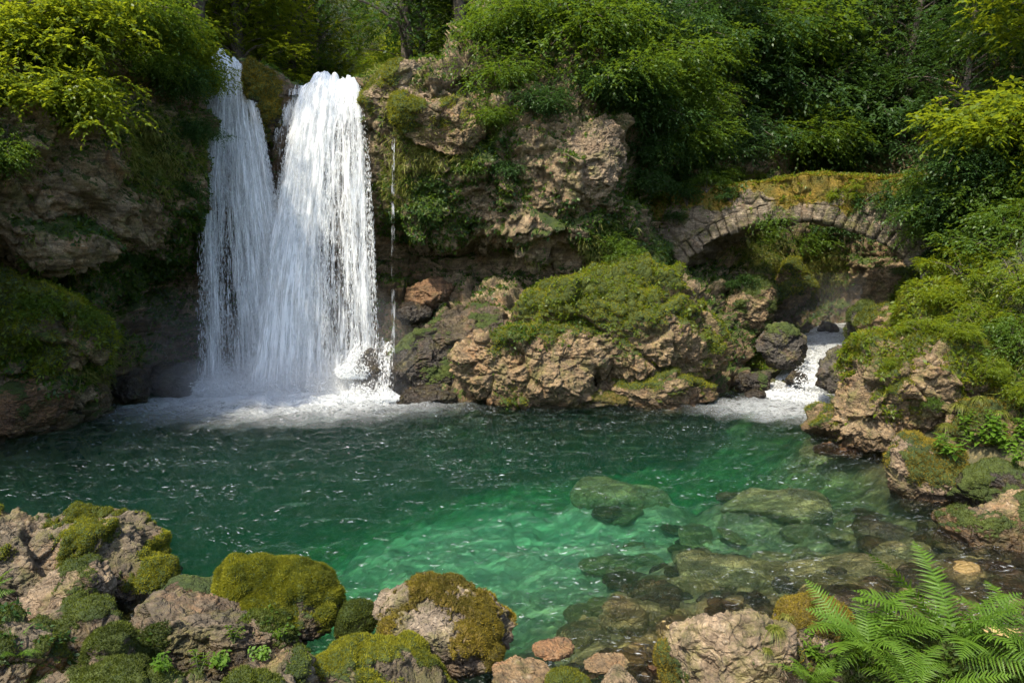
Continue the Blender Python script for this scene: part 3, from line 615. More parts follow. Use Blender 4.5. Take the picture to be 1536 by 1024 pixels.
rock('rock', 'small black rock in the foam at the foot of the rapids', S, (1118, 584, 1150, 602), 19.4, M_DARK, 82, 30, .9, 0, wet=1)
# --- the central outcrop
rock('outcrop', 'big mossy outcrop capped with ferns left of the bridge', 'rock', (765, 408, 1108, 604), 19.9, M_TAN, 40, 200, .55, 0.48, (.15, -.15, .85), .28, 2.8, fz='y', fd=1700, fl=.05, s1=.5, amp=0.95, zs=1.1, zc=None)
rock('outcrop', 'tan and ochre lower rock face of the outcrop at the pool edge', 'rock', (690, 478, 915, 625), 19.2, M_TAN, 41, 170, .7, .22, (.5, 0, .7), .25, 2.7, fz='y', fd=1300, fl=.06, s1=.5, amp=.85, tilt=-.28)
rock('rock', 'tan rock at the waterline under the right end of the mossy outcrop', S, (905, 552, 1075, 630), 19.0, M_TAN, 42, 120, .8, .25, (0, 0, 1), .25, 2.6, fz='y', fd=1300, fl=.06, s1=.6)
rock('rock', 'low brown rock at the waterline between the outcrop pieces', S, (860, 578, 965, 625), 18.9, M_ORMOSS, 43, 80, .8, .3, fz='d', fd=1200, fl=.05)
# --- foot of the falls
rock('boulder', 'rust brown boulder in the dark hollow beside the falls', B, (614, 417, 682, 464), 21.8, M_ORANGE, 44, 60, .9, 0, wet=.35)
rock('rock', 'black wet stone under the rust brown boulder', S, (594, 455, 648, 490), 21.4, M_DARK, 45, 44, .9, 0, wet=1)
rock('rock', 'dark grey slanting wet rock right of the falls', S, (585, 500, 710, 600), 20.2, M_DARK, 46, 110, .8, .12, wet=.6, tilt=-.2, s1=.6, fz='d', fd=800)
rock('rock', 'wet rock ridge between the slanting rock and the ochre face', S, (640, 462, 790, 545), 20.6, M_GREY, 47, 100, .8, .15, wet=.7, tilt=-.1, fz='d', fd=800)
rock('rock', 'wet black rock in the spray with water running over it', S, (528, 530, 590, 612), 19.6, M_DARK, 48, 60, .9, 0, wet=1)
rock('rock', 'low dark rock at the waterline right of the falls', S, (588, 568, 700, 622), 19.5, M_DARK, 49, 70, .8, 0, wet=1)
# --- left bank under the overhang
rock('rock', 'brown and orange rock at the waterline on the left edge', S, (-60, 555, 92, 665), 15.1, M_ORANGE, 50, 100, .9, .1, wet=.3, s1=.5, fz='d', fd=900)
rock('rock', 'block shaped brown rock under the left overhang', S, (125, 568, 172, 620), 17.4, M_TAN, 51, 50, .9, 0, wet=.7)
rock('rock', 'small dark rock at the waterline left of the block shaped one', S, (78, 590, 130, 640), 16.6, M_DARK, 52, 44, .9, 0, wet=.9)
rock('mossy_ledge', 'rounded mossy ledge bulging from the left cliff below the overhang', 'rock', (-60, 432, 165, 572), 15.5, M_TAN, 53, 130, .6, 0.62, (.0, -.1, .7), .3, 2.4, fz='y', fd=1500, fl=.06, tilt=-.15, amp=0.9)
for k, (bx, Yk) in enumerate([((170, 560, 225, 612), 18.6), ((222, 548, 285, 604), 19.8), ((262, 560, 305, 600), 20.4)]):
    rock('rock', 'dark wet rocks in the spray left of the falls', S, bx, Yk, M_DARK, 54 + k, 44, .9, 0, wet=1, group='dark rocks left of the falls')
rock('mossy_rock', 'moss hung rock splitting the two streams at the lip of the falls', 'rock', (366, 92, 424, 215), 21.1, M_DARK, 58, 90, .8, .8, (0, -.3, .8), .4, 2.4, fz='o', fd=1600, fl=.08, wet=.6)
rock('boulder', 'pale boulder capped with moss on the right rim of the falls', B, (536, 92, 690, 205), 20.6, M_PINK, 59, 140, .6, 0.16, (-.5, -.2, .6), .25, 2.8, fz='y', fd=1200, fl=.07, s1=.55)
rock('boulder', 'mossy hanging block of rock below the pale rim boulder', B, (588, 140, 722, 240), 20.1, M_TAN, 60, 130, .6, 0.25, (-.2, -.3, .6), .3, 2.8, fz='y', fd=1300, fl=.08, s1=.55)
rock('boulder', 'bare tan block of rock jutting from the middle of the cliff', B, (835, 178, 940, 295), 19.9, M_PINK, 61, 130, .6, .06, ee=3.4, s1=.6, lev=3, amp=.7)
# --- submerged rocks
for (bx, Yk, top, lab) in [((1080, 712, 1255, 770), None, -0.30, 'broad pale flat rock lying just under the water, farthest of the submerged slabs'),
      ((1170, 805, 1360, 872), None, -0.15, 'wide streaked slab under shallow water behind the fern'), ((1000, 800, 1180, 868), None, -0.24, 'pale green rock under water left of the streaked slab'),
      ((1338, 848, 1412, 886), None, -0.12, 'rounded olive stone under water above the fern tip'), ((1470, 855, 1590, 900), None, -0.12, 'flat brown stone under water at the right edge'),
      ((1195, 650, 1290, 690), None, -0.20, 'pale rock under water by the orange ledge'), ((1310, 800, 1380, 828), None, -0.15, 'narrow brown rock under water below the cracked shelf'),
      ((1040, 880, 1130, 925), None, -0.14, 'reddish brown rock under water above the pink boulder'), ((860, 700, 1010, 742), None, -.55, 'faint green rock deep under water in the middle of the pool')]:
    w0 = onwater((bx[0] + bx[2]) / 2, (bx[1] + bx[3]) / 2, top); fl_ = .24 if top > -.4 else .4
    rock('submerged_rock', lab, 'rock', bx, w0[1], M_BED if 'reddish' not in lab else M_ORANGE, int(abs(w0[0] * 31 + w0[1] * 17)) + 100, 70, .8, 0, ee=2.4, flat=fl_, zc=top - fl_ * .9, s1=.4, amp=.35)
# --- cobbles on the near shore and under the shallow water: a few kinds of stone, each stone its own object
protos = []
for k, (m_, e_) in enumerate([(M_BED, 2.2), (M_ORANGE, 2.5), (M_GREY, 2.8), (M_PINK, 2.6), (M_BED, 3.2), (M_TAN, 2.4)]):
    U, Q = cubesphere(22); V = U * ((np.abs(U) ** e_).sum(1) ** (-1 / e_))[:, None] * np.array([1, .78, .42])
    N = vnormals(V, Q); d, _ = rockdisp(V * .8 + 9 * k, 300 + k, .9, .5, 1, 2, .5); V = V + N * d[:, None]
    protos.append(mesh('cobble', V, Q, m_, {'moss': np.zeros(len(V)), 'wet': np.full(len(V), .95)}))
rc = np.random.default_rng(5)
KN = ['olive brown cobble', 'rusty cobble', 'grey cobble', 'pinkish cobble', 'pale angular cobble', 'tan cobble']
cob = 0
for i in range(900):
    px = rc.uniform(640, 1560) ; py = rc.uniform(760, 1040)
    p = onwater(px, py, -.2)
    if p[1] > 10.5: continue
    z = float(ground_z(p[0], p[1]))
    shallow = z > -.62
    if not shallow or z > .22: continue
    if rc.random() > (.6 if py > 930 else .75): continue
    k = rc.integers(0, 6); sc = rc.uniform(.05, .15) * (1.0 if py > 930 else 1.7); sc = sc if rc.random() > .15 else sc * 1.6
    o = link('cobble', protos[k], loc=(p[0], p[1], z + sc * .18), rot=(rc.normal(0, .2), rc.normal(0, .2), rc.uniform(0, 6.3)), scale=(sc, sc * rc.uniform(.8, 1.2), sc * rc.uniform(.7, 1.3)))
    where = 'under clear shallow water' if z + sc * .3 < -.02 else 'on the wet near shore'
    tag(o, '%s %s' % (KN[k], where), 'stone', 'cobbles ' + where); cob += 1
    if cob > 296: break
print('cobbles', cob)
GS = ['olive brown flat stone', 'rusty flat stone', 'grey flat stone', 'pinkish flat stone', 'golden flat stone', 'tan flat stone']
for i in range(46):
    px = rc.uniform(880, 1500); py = rc.uniform(700, 880); p = onwater(px, py, -.2); z = float(ground_z(p[0], p[1]))
    if z < -1.1 or z > -.10: continue
    k = int(rc.choice([0, 4, 0, 4, 5, 1])); sc = rc.uniform(.18, .42)
    o = link('flat_stone', protos[k], loc=(p[0], p[1], min(z + .04, -.30 * sc - .05)), rot=(rc.normal(0, .08), rc.normal(0, .08), rc.uniform(0, 6.3)), scale=(sc * rc.uniform(1, 1.5), sc, sc * .45))
    tag(o, GS[k] + ' lying under the clear water near the right bank', 'stone', 'flat stones under the water, ' + GS[k])
for (bx, Yk, m_, lab, ms, fz_) in [((725, 990, 830, 1030), 5.55, M_TAN, 'flat olive stone at the bottom edge in the shallows', 0, None), ((795, 955, 860, 990), 5.9, M_ORANGE, 'smooth red brown stone beside the orange mossed boulder', 0, None),
      ((822, 1000, 880, 1045), 5.35, M_GREY, 'small stone capped with green moss at the bottom edge', .9, 'y'), ((895, 1000, 960, 1040), 5.4, M_PINK, 'angular pale stone at the bottom edge left of the pink boulder', 0, None),
      ((868, 975, 940, 1008), 5.75, M_TAN, 'wet brown stone among the shore cobbles', 0, None)]:
    rock('stone', lab, 'stone', bx, Yk, m_, int(bx[0]) + 7, 44, .9, ms, fz=fz_, fd=12000, fl=.025, wet=.35)
lap('rocks')
# ================================================================= PLANTS
bpy.context.view_layer.update(); DG = bpy.context.evaluated_depsgraph_get(); CAMP = Vector((0, 0, CAMH))
def hit(px, py, back=0.0):
    d = Vector(at(px, py, 10)) - CAMP; d.normalize()
    ok, loc, nor, i, ob, m = SC.ray_cast(DG, CAMP, d, distance=200)
    if not ok: return np.array(at(px, py, 40)), np.array([0, 0, 1.])
    return np.array(loc) - np.array(nor) * back, np.array(nor)
def drop(x, y, z0=40):
    ok, loc, nor, i, ob, m = SC.ray_cast(DG, Vector((x, y, z0)), Vector((0, 0, -1)), distance=200)
    return loc[2] if ok else float(ground_z(x, y))
def foliage(C, R, ntw, nl, L, seed, twl=.35, flat=.6, droop=.25, wr=.5, inner=.25):
    rg = np.random.default_rng(seed); C = np.repeat(np.asarray(C, float), ntw, 0); R = np.repeat(np.asarray(R, float), ntw)[:, None]; n = len(C)
    d = unit(rg.normal(0, 1, (n, 3)) * np.array([1, 1, .8])); rr = inner + (1 - inner) * rg.random((n, 1)) ** .6
    P = C + d * R * rr * np.array([1, 1, flat]); T = unit(d * np.array([1, 1, .35]) + rg.normal(0, .3, (n, 3)) + np.array([0, 0, .08 - droop]))
    ln = twl * (.6 + .7 * rg.random((n, 1, 1)))
    t = np.linspace(.1, 1, nl)[None, :, None] + rg.normal(0, .03, (n, nl, 1)); B = P[:, None] + T[:, None] * ln * t + np.array([0, 0, -1]) * (ln * t ** 2 * droop * .8)
    S = unit(np.cross(T, np.array([0, 0, 1.])))[:, None]; sg = np.where(np.arange(nl) % 2 == 0, 1, -1)[None, :, None]
    D = unit(T[:, None] * .65 + S * sg * (.95 - .6 * t) + rg.normal(0, .22, B.shape) - np.array([0, 0, droop * .5])); Nl = unit(np.array([0, 0, 1.]) + rg.normal(0, .45, B.shape))
    B = B.reshape(-1, 3); D = D.reshape(-1, 3); Nl = Nl.reshape(-1, 3); Ls = L * (.65 + .6 * rg.random(len(B)))
    V, Q = leaves(B, D, Nl, Ls, Ls * wr, .08); tw = np.repeat(rg.random(n) * .45, nl); tint = np.clip(tw + rg.random(len(B)) * .45 + .05, 0, 1)
    return V, Q, np.repeat(tint, 4), P, T
def limb(a, c, rg, r0, r1, n=7, sag=.12):
    a, c = np.array(a, float), np.array(c, float); t = np.linspace(0, 1, n)[:, None]; L_ = np.linalg.norm(c - a)
    p = a + (c - a) * t + np.sin(t * math.pi) * np.array([0, 0, 1]) * L_ * sag + np.cumsum(rg.normal(0, .018 * L_, (n, 3)), 0) * np.array([1, 1, .6])
    return tube(p, np.linspace(r0, r1, n), 5)
def make_tree(name, seed, H, rad, ncl, clr, mat, ntw=38, nl=11, L=.12, base=.16, lean=(0, 0), flat=.6, bark=M_BARK):
    rg = np.random.default_rng(seed); t = np.linspace(0, 1, 12)[:, None]
    tp = np.concatenate([lean[0] * t ** 1.5 * H + .25 * np.sin(t * 3 + seed), lean[1] * t ** 1.5 * H + .2 * np.sin(t * 4 + 2 * seed), t * H * .92], 1); tp -= tp[0]; tp[0, 2] = -1.2
    parts = [tube(tp, np.linspace(.022 * H, .006 * H, 12), 7)]
    C = []
    for k in range(ncl):
        z = H * (base + (1 - base) * ((k + rg.random()) / ncl)); u = (z / H - base) / (1 - base); w = rad * (math.sin(math.pi * min(1, .18 + .80 * u)) ** .7) * (.45 + .6 * rg.random())
        a = k * 2.4 + rg.normal(0, .4); ax = np.array([np.interp(z, tp[:, 2], tp[:, i]) for i in (0, 1)]); C.append([ax[0] + w * math.cos(a), ax[1] + w * math.sin(a), z])
        h = max(z - w * .5, H * .1); s0 = [np.interp(h, tp[:, 2], tp[:, i]) for i in (0, 1)] + [h]
        parts.append(limb(s0, C[-1], rg, .007 * H * (1.2 - u), .008))
    C = np.array(C); R = clr * (.75 + .5 * rg.random(ncl))
    V, Q, tint, P, T = foliage(C, R, ntw, nl, L, seed, twl=.5, flat=flat)
    root = link(name, None); v, q = merge(parts); link('trunk', mesh('trunk', v, q, bark), root); link('crown', mesh('crown', V, Q, mat, {'tint': tint}), root); return root
def make_shrub(name, seed, rad, ncl, clr, mat, ntw=34, nl=10, L=.085, arch=0., ht=.8, flat=.5, droop=.35):
    """arch > 0: long branches reach out towards -y and droop"""
    rg = np.random.default_rng(seed); C = []; parts = []
    for k in range(ncl):
        a = rg.uniform(0, 2 * math.pi); r = rad * math.sqrt(rg.random()); z = ht * rad * (1.05 - (r / rad) ** 2 * .8) * (.45 + .65 * rg.random()) + .1
        c = np.array([r * math.cos(a), r * math.sin(a), z])
        if arch: u = rg.random() ** .7; c = np.array([rg.normal(0, .34) * rad * (.5 + u), -u * arch * rad + .25 * rad, ht * rad * (.75 * math.sin(min(u * 1.5, 2.4)) + .22 * rg.normal()) - .5 * arch * rad * u * u])
        C.append(c); parts.append(limb((0, 0, -.15), c, rg, .018 * rad + .006, .004, sag=.18))
    V, Q, tint, P, T = foliage(C, clr * (.7 + .6 * rg.random(ncl)), ntw, nl, L, seed, twl=.32 * max(1, rad * .5), flat=flat, droop=droop)
    root = link(name, None); v, q = merge(parts); link('stems', mesh('stems', v, q, M_BARK), root); link('foliage', mesh('foliage', V, Q, mat, {'tint': tint}), root); return root
used = set()
def place(p, loc, rz=0, sc=1, tilt=(0, 0), label=None, cat=None, group=None):
    o = p if p.name not in used else copy_tree(p); used.add(p.name)
    o.location = [float(v) for v in loc]; o.rotation_euler = (tilt[0], tilt[1], rz); o.scale = (sc,) * 3 if not isinstance(sc, tuple) else sc
    if group is None and 'group' in o: del o['group']
    return tag(o, label, cat, group)
rp = np.random.default_rng(99)
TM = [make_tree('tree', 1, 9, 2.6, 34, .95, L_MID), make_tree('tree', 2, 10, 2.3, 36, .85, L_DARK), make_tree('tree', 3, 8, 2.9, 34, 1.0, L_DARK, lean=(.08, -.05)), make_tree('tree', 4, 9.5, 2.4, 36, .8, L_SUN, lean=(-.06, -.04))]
# --- forest on the slopes, each tree on its own spot
spots = []
for (x0, x1, y0, y1, step, kinds, zone) in [(-13.5, -8.9, 24.5, 30, 2.6, (0, 3, 0), 'above the left cliff'), (-24, -9.5, 30, 44, 3.2, (0, 1), 'above the left cliff'), (-9.0, -4.8, 36, 60, 3.0, (0, 0, 3), 'in the hazy gap beyond the falls'), (-13, -1.6, 46, 70, 4.2, (0, 0, 1), 'in the hazy gap beyond the falls'),
        (-3.6, 6.5, 26.5, 34, 2.3, (0, 1, 2), 'on the central cliff top'), (-3.2, 8, 34, 46, 3.0, (1, 2, 0), 'on the central cliff top'),
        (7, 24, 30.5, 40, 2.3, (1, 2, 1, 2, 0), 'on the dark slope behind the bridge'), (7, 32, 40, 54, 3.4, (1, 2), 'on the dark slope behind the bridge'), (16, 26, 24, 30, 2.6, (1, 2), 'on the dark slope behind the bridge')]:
    y = y0
    while y < y1:
        x = x0 + rp.uniform(0, step)
        while x < x1:
            spots.append((x + rp.normal(0, step * .18), y + rp.normal(0, step * .2), kinds[rp.integers(0, len(kinds))], zone)); x += step
        y += step * .9
nt_ = 0
for x, y, k, zone in spots:
    z = drop(x, y); sc = rp.uniform(.75, 1.2)
    px, py = project(np.array([x, y, z + 4.5])); 
    pxb, pyb = project(np.array([x, y, z + 8 * sc]))
    if px < -250 or px > 1800 or (pyb > 1000) or py < -420: continue
    if 'falls' in zone and abs(x - (-5.6 - (y - 21) * .10)) < 1.6 and y < 44: continue
    kn = ['mid green', 'deep green', 'deep green spreading', 'yellow green'][k]
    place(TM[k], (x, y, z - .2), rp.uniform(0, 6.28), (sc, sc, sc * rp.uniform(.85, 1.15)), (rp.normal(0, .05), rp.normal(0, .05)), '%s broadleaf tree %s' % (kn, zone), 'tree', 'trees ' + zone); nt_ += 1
for i, (x, y) in enumerate([(-10.6, 31), (-9.2, 34), (-8.0, 36), (-6.6, 33.5), (-5.4, 32), (-4.2, 30), (-7.4, 40), (-10, 39), (-5, 38), (-3.2, 33), (-9.6, 28.5), (-3.4, 28)]):
    zz = drop(x, y); sc = rp.uniform(.5, .72); place(TM[(3, 0)[i % 2]], (x, y, zz - 2.2 * sc), rp.uniform(0, 6), (sc * 1.35, sc * 1.35, sc), label='low leafy young tree crowding the stream above the falls', cat='tree', group='young trees above the falls')
print('trees', nt_)
# --- named trees that stand out
place(make_tree('tree', 11, 9.5, 2.7, 60, .75, L_SUN, ntw=42, nl=11, L=.14, base=.22, lean=(-.10, -.02), flat=.45), (13.2, 17.5, drop(13.2, 17.5) - .3), .5, 1., label='sunlit yellow green tree leaning over the right bank, slim dark trunk showing', cat='tree')
place(make_tree('tree', 12, 10, 3.0, 56, .8, L_MID, ntw=42, nl=11, L=.14, base=.2, flat=.45), (15.2, 20.5, drop(15.2, 20.5) - .3), 2.5, 1.05, label='tall green tree filling the top right corner behind the leaning one', cat='tree')
place(make_tree('tree', 13, 7.5, 2.6, 46, .7, L_SUN, ntw=40, nl=11, L=.14, base=.15, lean=(.10, -.12), flat=.4), (-10.3, 18.6, drop(-10.3, 18.6) - .3), .9, 1., label='yellow green tree hanging over the left lip of the falls', cat='tree')
place(make_tree('tree', 14, 8, 2.7, 50, .75, L_SUN, ntw=42, nl=11, L=.14, base=.12, lean=(.06, -.10), flat=.4), (-12.4, 16.6, drop(-12.4, 16.6) - .3), 4, 1., label='dense yellow green tree on the rim of the left cliff, top left', cat='tree')
# --- shrubs on rock: kinds
SH = {'d': [make_shrub('shrub', 21, 1.0, 15, .36, L_MID), make_shrub('shrub', 22, 1.0, 15, .34, L_DARK), make_shrub('shrub', 23, 1.0, 16, .34, L_SUN)],
      'a': [make_shrub('overhanging_shrub', 31, 1.0, 34, .34, L_MID, arch=1.5, ht=.7, flat=.45, ntw=24, L=.068), make_shrub('overhanging_shrub', 32, 1.0, 34, .34, L_DARK, arch=1.5, ht=.7, flat=.45, ntw=24, L=.068), make_shrub('overhanging_shrub', 33, 1.0, 34, .34, L_SUN, arch=1.5, ht=.7, flat=.4, ntw=22, L=.09)]}
G1, G2, G3, G4 = 'shrubs on the central cliff', 'shrubs hanging on the left cliff', 'bushes on the right bank', 'shrubs in the gorge'
L1 = ['green', 'deep green', 'yellow green']
shr = [ # px, py, scale, form, colour, group, extra words
 (722,40,1.3,'a',0,G1),(745,100,1.3,'a',0,G1),(735,170,.8,'a',0,G1),(790,150,.8,'a',1,G1),(740,20,1.6,'a',0,G1),(790,30,1.5,'a',0,G1),(870,40,1.7,'a',0,G1),(900,110,1.6,'a',0,G1),(890,130,1.1,'a',1,G1),
 (960,90,1.8,'a',0,G1),(985,140,1.7,'a',0,G1),(1010,60,1.9,'a',1,G1),(1000,200,1.7,'a',0,G1),(950,170,1.4,'a',1,G1),(1050,150,1.7,'a',0,G1),(1040,220,1.3,'a',1,G1),(960,225,1.1,'a',1,G1),(1075,85,1.8,'a',0,G1),(715,250,.5,'d',0,G1),
 (1060,262,.9,'a',0,G1),(1010,262,.9,'a',1,G1),(955,265,.8,'a',1,G1),(820,10,1.8,'a',0,G1),(930,20,1.8,'a',1,G1),(760,265,.6,'d',1,G1),(905,365,.6,'d',0,G1),(940,385,.6,'d',0,G1),(985,375,.5,'d',1,G1),(985,300,.5,'d',2,G1),
 (1090,60,2.0,'a',1,G4),(1130,130,2.0,'a',1,G4),(1110,200,1.6,'a',1,G4),(1180,200,1.8,'a',0,G4),(1160,60,2.2,'a',0,G4),(1240,120,2.2,'a',1,G4),(1250,220,1.9,'a',1,G4),(1310,180,2.2,'a',1,G4),(1150,370,.8,'d',0,G4),(1220,380,.9,'d',0,G4),(1180,330,.9,'d',0,G4),(1290,300,1.3,'a',1,G4),(1120,430,.5,'d',1,G4),(1265,360,.9,'d',1,G4),
 (40,70,1.3,'a',2,G2),(110,40,1.3,'a',2,G2),(20,140,1.0,'a',2,G2),(80,140,1.1,'a',2,G2),(120,110,1.0,'a',2,G2),(0,220,.9,'a',0,G2),(190,30,1.2,'a',0,G2),(250,50,1.2,'a',2,G2),(290,80,1.1,'a',2,G2),(275,130,.9,'a',1,G2),(300,120,.8,'a',2,G2),(285,190,.7,'a',1,G2),(215,90,.9,'a',0,G2),
 (270,290,.5,'d',1,G2),(285,350,.5,'d',1,G2),(180,395,.45,'d',1,G2),(90,430,.4,'d',1,G2),(50,470,.5,'d',0,G2),(120,480,.4,'d',0,G2)]
for px, py, sc, fm, c, g in shr:
    p, nrm = hit(px, py); 
    if p[1] > 38: p = at(px, py, 30)
    p = p - np.array([0, -.15, .1]) ; az = math.atan2(nrm[0], -nrm[1]) * .6 + rp.normal(0, .35)
    k = 1.0
    if g == G4: k = p[1] / 24
    place(SH[fm][c], p, az, sc * k * rp.uniform(.9, 1.1), (rp.normal(0, .1), rp.normal(0, .1)), '%s %s %s' % (L1[c], 'rounded shrub growing' if fm == 'd' else 'shrub with drooping branches', {G1: 'on the central cliff', G2: 'on the left cliff', G4: 'on the gorge side behind the bridge'}[g]), 'shrub', g + (', drooping' if fm == 'a' else ', rounded') + L1[c])
bank = [(1410,450,.5,2,'d'),(1450,410,.8,2,'d'),(1500,370,1.0,0,'d'),(1530,430,.9,2,'d'),(1480,480,.7,2,'d'),(1430,500,.5,2,'d'),(1385,490,.35,2,'d'),(1520,520,.8,0,'d'),(1475,550,.45,2,'d'),(1540,590,.6,2,'d'),(1350,480,.3,2,'d'),(1410,330,.7,0,'a'),(1385,300,.6,0,'a'),(1440,300,1.0,1,'a'),(1500,260,1.4,0,'a'),(1420,370,.55,1,'a'),(1450,350,.8,0,'a'),
   (1375,270,.5,0,'a'),(1480,200,1.5,2,'a'),(1440,240,1.1,1,'a'),(1530,300,1.3,0,'a'),(1560,180,1.6,2,'a'),(1400,400,.4,1,'d'),(1340,540,.22,2,'d'),(1400,600,.22,0,'d')]
for px, py, sc, c, fm in bank:
    p, nrm = hit(px, py)
    if p[1] > 24: p = at(px, py, 18.5)
    sc *= p[1] / 16
    place(SH[fm][c], p - np.array([0, 0, .1]), rp.uniform(-.9, .3), sc * rp.uniform(.9, 1.1), (rp.normal(0, .1), rp.normal(0, .1)), '%s leafy bush crowding the right bank below the trees' % L1[c], 'bush', G3 + ' ' + L1[c])
# shrubs on the bridge
for px, py, sc, c in [(1095,268,.55,0),(1060,285,.55,0),(1130,270,.4,2),(1030,305,.55,1),(1015,335,.4,1),(1265,300,.38,2),(1285,285,.3,2),(1355,310,.45,1),(1095,300,.35,1)]:
    p, nrm = hit(px, py); place(SH['d'][c], p, rp.uniform(0, 6), sc, (0, 0), '%s small shrub rooted in the masonry of the bridge' % L1[c], 'shrub', 'shrubs on the bridge ' + L1[c])
lap('trees')

# --- ground cover: uncountable low leaves and moss tufts
def cover(name, label, P, N, per, L, W, mat, rg, down=.25, out=.5, tn=.5, tip=.45):
    n = len(P); P = np.repeat(P, per, 0); N = np.repeat(N, per, 0); T = rg.normal(0, 1, P.shape)
    D = unit(N * out + unit(T) * .8 - np.array([0, 0, down])); Nl = unit(N + rg.normal(0, .5, P.shape) + np.array([0, 0, .5])); Ls = L * (.5 + rg.random(len(P)))
    off = unit(T) * L * .4 * rg.random((len(P), 1)) + N * L * .5 * rg.random((len(P), 1))
    V, Q = leaves(P + off, D, Nl, Ls, Ls * W, .1, tip); tint = np.clip(np.repeat(rg.random(n) * .5, per) + rg.random(len(P)) * .5, 0, 1)
    o = link(name, mesh(name, V, Q, mat, {'tint': np.repeat(tint, 4)})); tag(o, label, 'plants', kind='stuff'); return o
rg = np.random.default_rng(17)
def vis(P, m=60): a, b_ = project(P); return (a > -m) & (a < 1536 + m) & (b_ > -m) & (b_ < 1024 + m)
gfull = green
for (V, Q, ids), lb in zip(cliffs, ('the left cliff', 'the central cliff', 'the gorge walls')):
    g = green[ids]; fbv = fbm(V, .8, 4, 5); nz = NCf[ids][:, 2]
    m = np.clip(g * 1.3 - .25 + (fbv - .5) * 1.3, 0, 1) * (1 - .9 * (infall[ids] > .5)); m = np.maximum(m, sstep(.45, .85, nz + (fbv - .5)) * .55) * vis(V) * (V[:, 2] > .5)
    if lb == 'the gorge walls': m = m * .6
    P, N, f = sample(V, Q, 190, m, rg)
    print(lb, len(P))
    h = len(P) // 2; pm = rg.permutation(len(P)); a, b_ = pm[:h], pm[h:]
    cover('undergrowth', 'small green leaves carpeting ledges of ' + lb, P[a], N[a], 5, .085, .55, L_MID, rg)
    cover('undergrowth', 'deep green creeper leaves spread over ' + lb, P[b_], N[b_], 4, .075, .6, L_DARK, rg, .4)
    g2 = blobs(*project(V), [(235,225,65,60,1),(130,520,70,50,.9),(60,480,70,40,.7),(640,215,60,40,1),(590,130,40,40,1),(700,210,30,50,.8),(600,250,30,60,.7),(1150,380,60,45,.7),(1230,400,50,50,.7),(900,375,40,30,.8)])
    P, N, f = sample(V, Q, 480, np.clip(g2 * 1.2 - .2 + (fbv - .5), 0, 1) * vis(V), rg)
    if len(P): cover('grass', 'tufts of yellow green grass hanging from ' + lb, P, N, 3, .17, .07, L_GRASS, rg, .75, .5, tip=.5)
# bank on the right and shore
GV = GP.reshape(-1, 3); GQ = grid_faces(len(gx), len(gy)); fbv = fbm(GV, .9, 4, 6)
gmk = vis(GV) * (GV[:, 2] > .35) * (GV[:, 1] < 26) * (GV[:, 0] > 5.5) * np.clip(.35 + (fbv - .5) * 2.2, 0, 1)
P, N, f = sample(GV, GQ, 300, gmk, rg); print('bank', len(P))
h = len(P) // 3
pm = rg.permutation(len(P))
cover('undergrowth', 'yellow green leafy ground cover on the right bank', P[pm[:h]], N[pm[:h]], 5, .10, .5, L_SUN, rg)
cover('undergrowth', 'green leafy ground cover on the right bank', P[pm[h:2 * h]], N[pm[h:2 * h]], 5, .11, .55, L_MID, rg)
cover('grass', 'long grass and dry stalks on the right bank', P[pm[2 * h:]], N[pm[2 * h:]], 4, .22, .06, L_GRASS, rg, .3, .5)
# bridge back and spandrel
bz = np.clip(bmoss * 1.2 - .2 + (fbm(BP, .4, 3, 6) - .5), 0, 1); P, N, f = sample(BP, BRF, 1500, bz, rg)
N = np.where((N[:, 2:] < -.3), -N, N); a = rg.random(len(P)) < .85
cover('moss', 'orange and gold moss cushion along the back of the bridge', P[a], N[a], 3, .05, .35, L_MOSSO, rg, 0, .7)
cover('undergrowth', 'small green weeds among the moss on the bridge', P[~a][::2], N[~a][::2], 6, .07, .5, L_SUN, rg, 0, .7)
bl = np.clip(sstep(.5, 1, hup + (fbm(BP, .5, 3, 8) - .5) * .9), 0, 1) * (np.abs(wv) < .05) * ((sv < -1.2) + (sv > 2.2) * 1.); P, N, f = sample(BP, BRF, 300, bl * 1., rg)
cover('undergrowth', 'green leaves trailing over both ends of the bridge wall', P, N, 5, .09, .55, L_MID, rg)
# leafy cover of the outcrop and boulders of the banks
for (o, W, Q, m) in ROCKS:
    nm = o['label']; wide = None
    if 'capped with ferns' in nm: wide = (45, 6, .07, L_SUN)
    elif 'mossy ledge bulging' in nm: wide = (80, 5, .08, L_SUN)
    elif 'tall tan boulder bulging' in nm: wide = (120, 5, .08, L_SUN)
    elif 'high on the right bank' in nm: wide = (120, 5, .09, L_SUN)
    elif 'tan and ochre' in nm: wide = (60, 5, .08, L_MID)
    elif 'broad flat tan slab' in nm: wide = (170, 5, .035, L_MID)
    elif 'bottom left corner' in nm: wide = (300, 5, .04, L_DARK)
    elif 'dark rock beneath the fern' in nm: wide = (260, 5, .05, L_MID)
    if wide:
        fbv = fbm(W, .3, 3, 3); nb2 = vnormals(W, Q)
        P, N, f = sample(W, Q, wide[0], np.clip(m * 1.3 - .35 + (fbv - .5) * 1.6, 0, 1), rg)
        if len(P) > 10:
            c = np.array(o.location); n_ = len(P); P5 = np.repeat(P, wide[1], 0); N5 = np.repeat(N, wide[1], 0); T = unit(rg.normal(0, 1, P5.shape)); L_ = wide[2] * (.5 + rg.random(len(P5)))
            V_, Q_ = leaves(P5 + T * wide[2] * .4 + N5 * wide[2] * .3, unit(N5 * .4 + T * .8 - np.array([0, 0, .25])), unit(N5 + T * .4), L_, L_ * .5)
            link('leaves', mesh('leaves', V_ - c, Q_, wide[3], {'tint': np.repeat(np.clip(np.repeat(rg.random(n_) * .5, wide[1]) + rg.random(len(P5)) * .5, 0, 1), 4)}), o)
lap('cover')

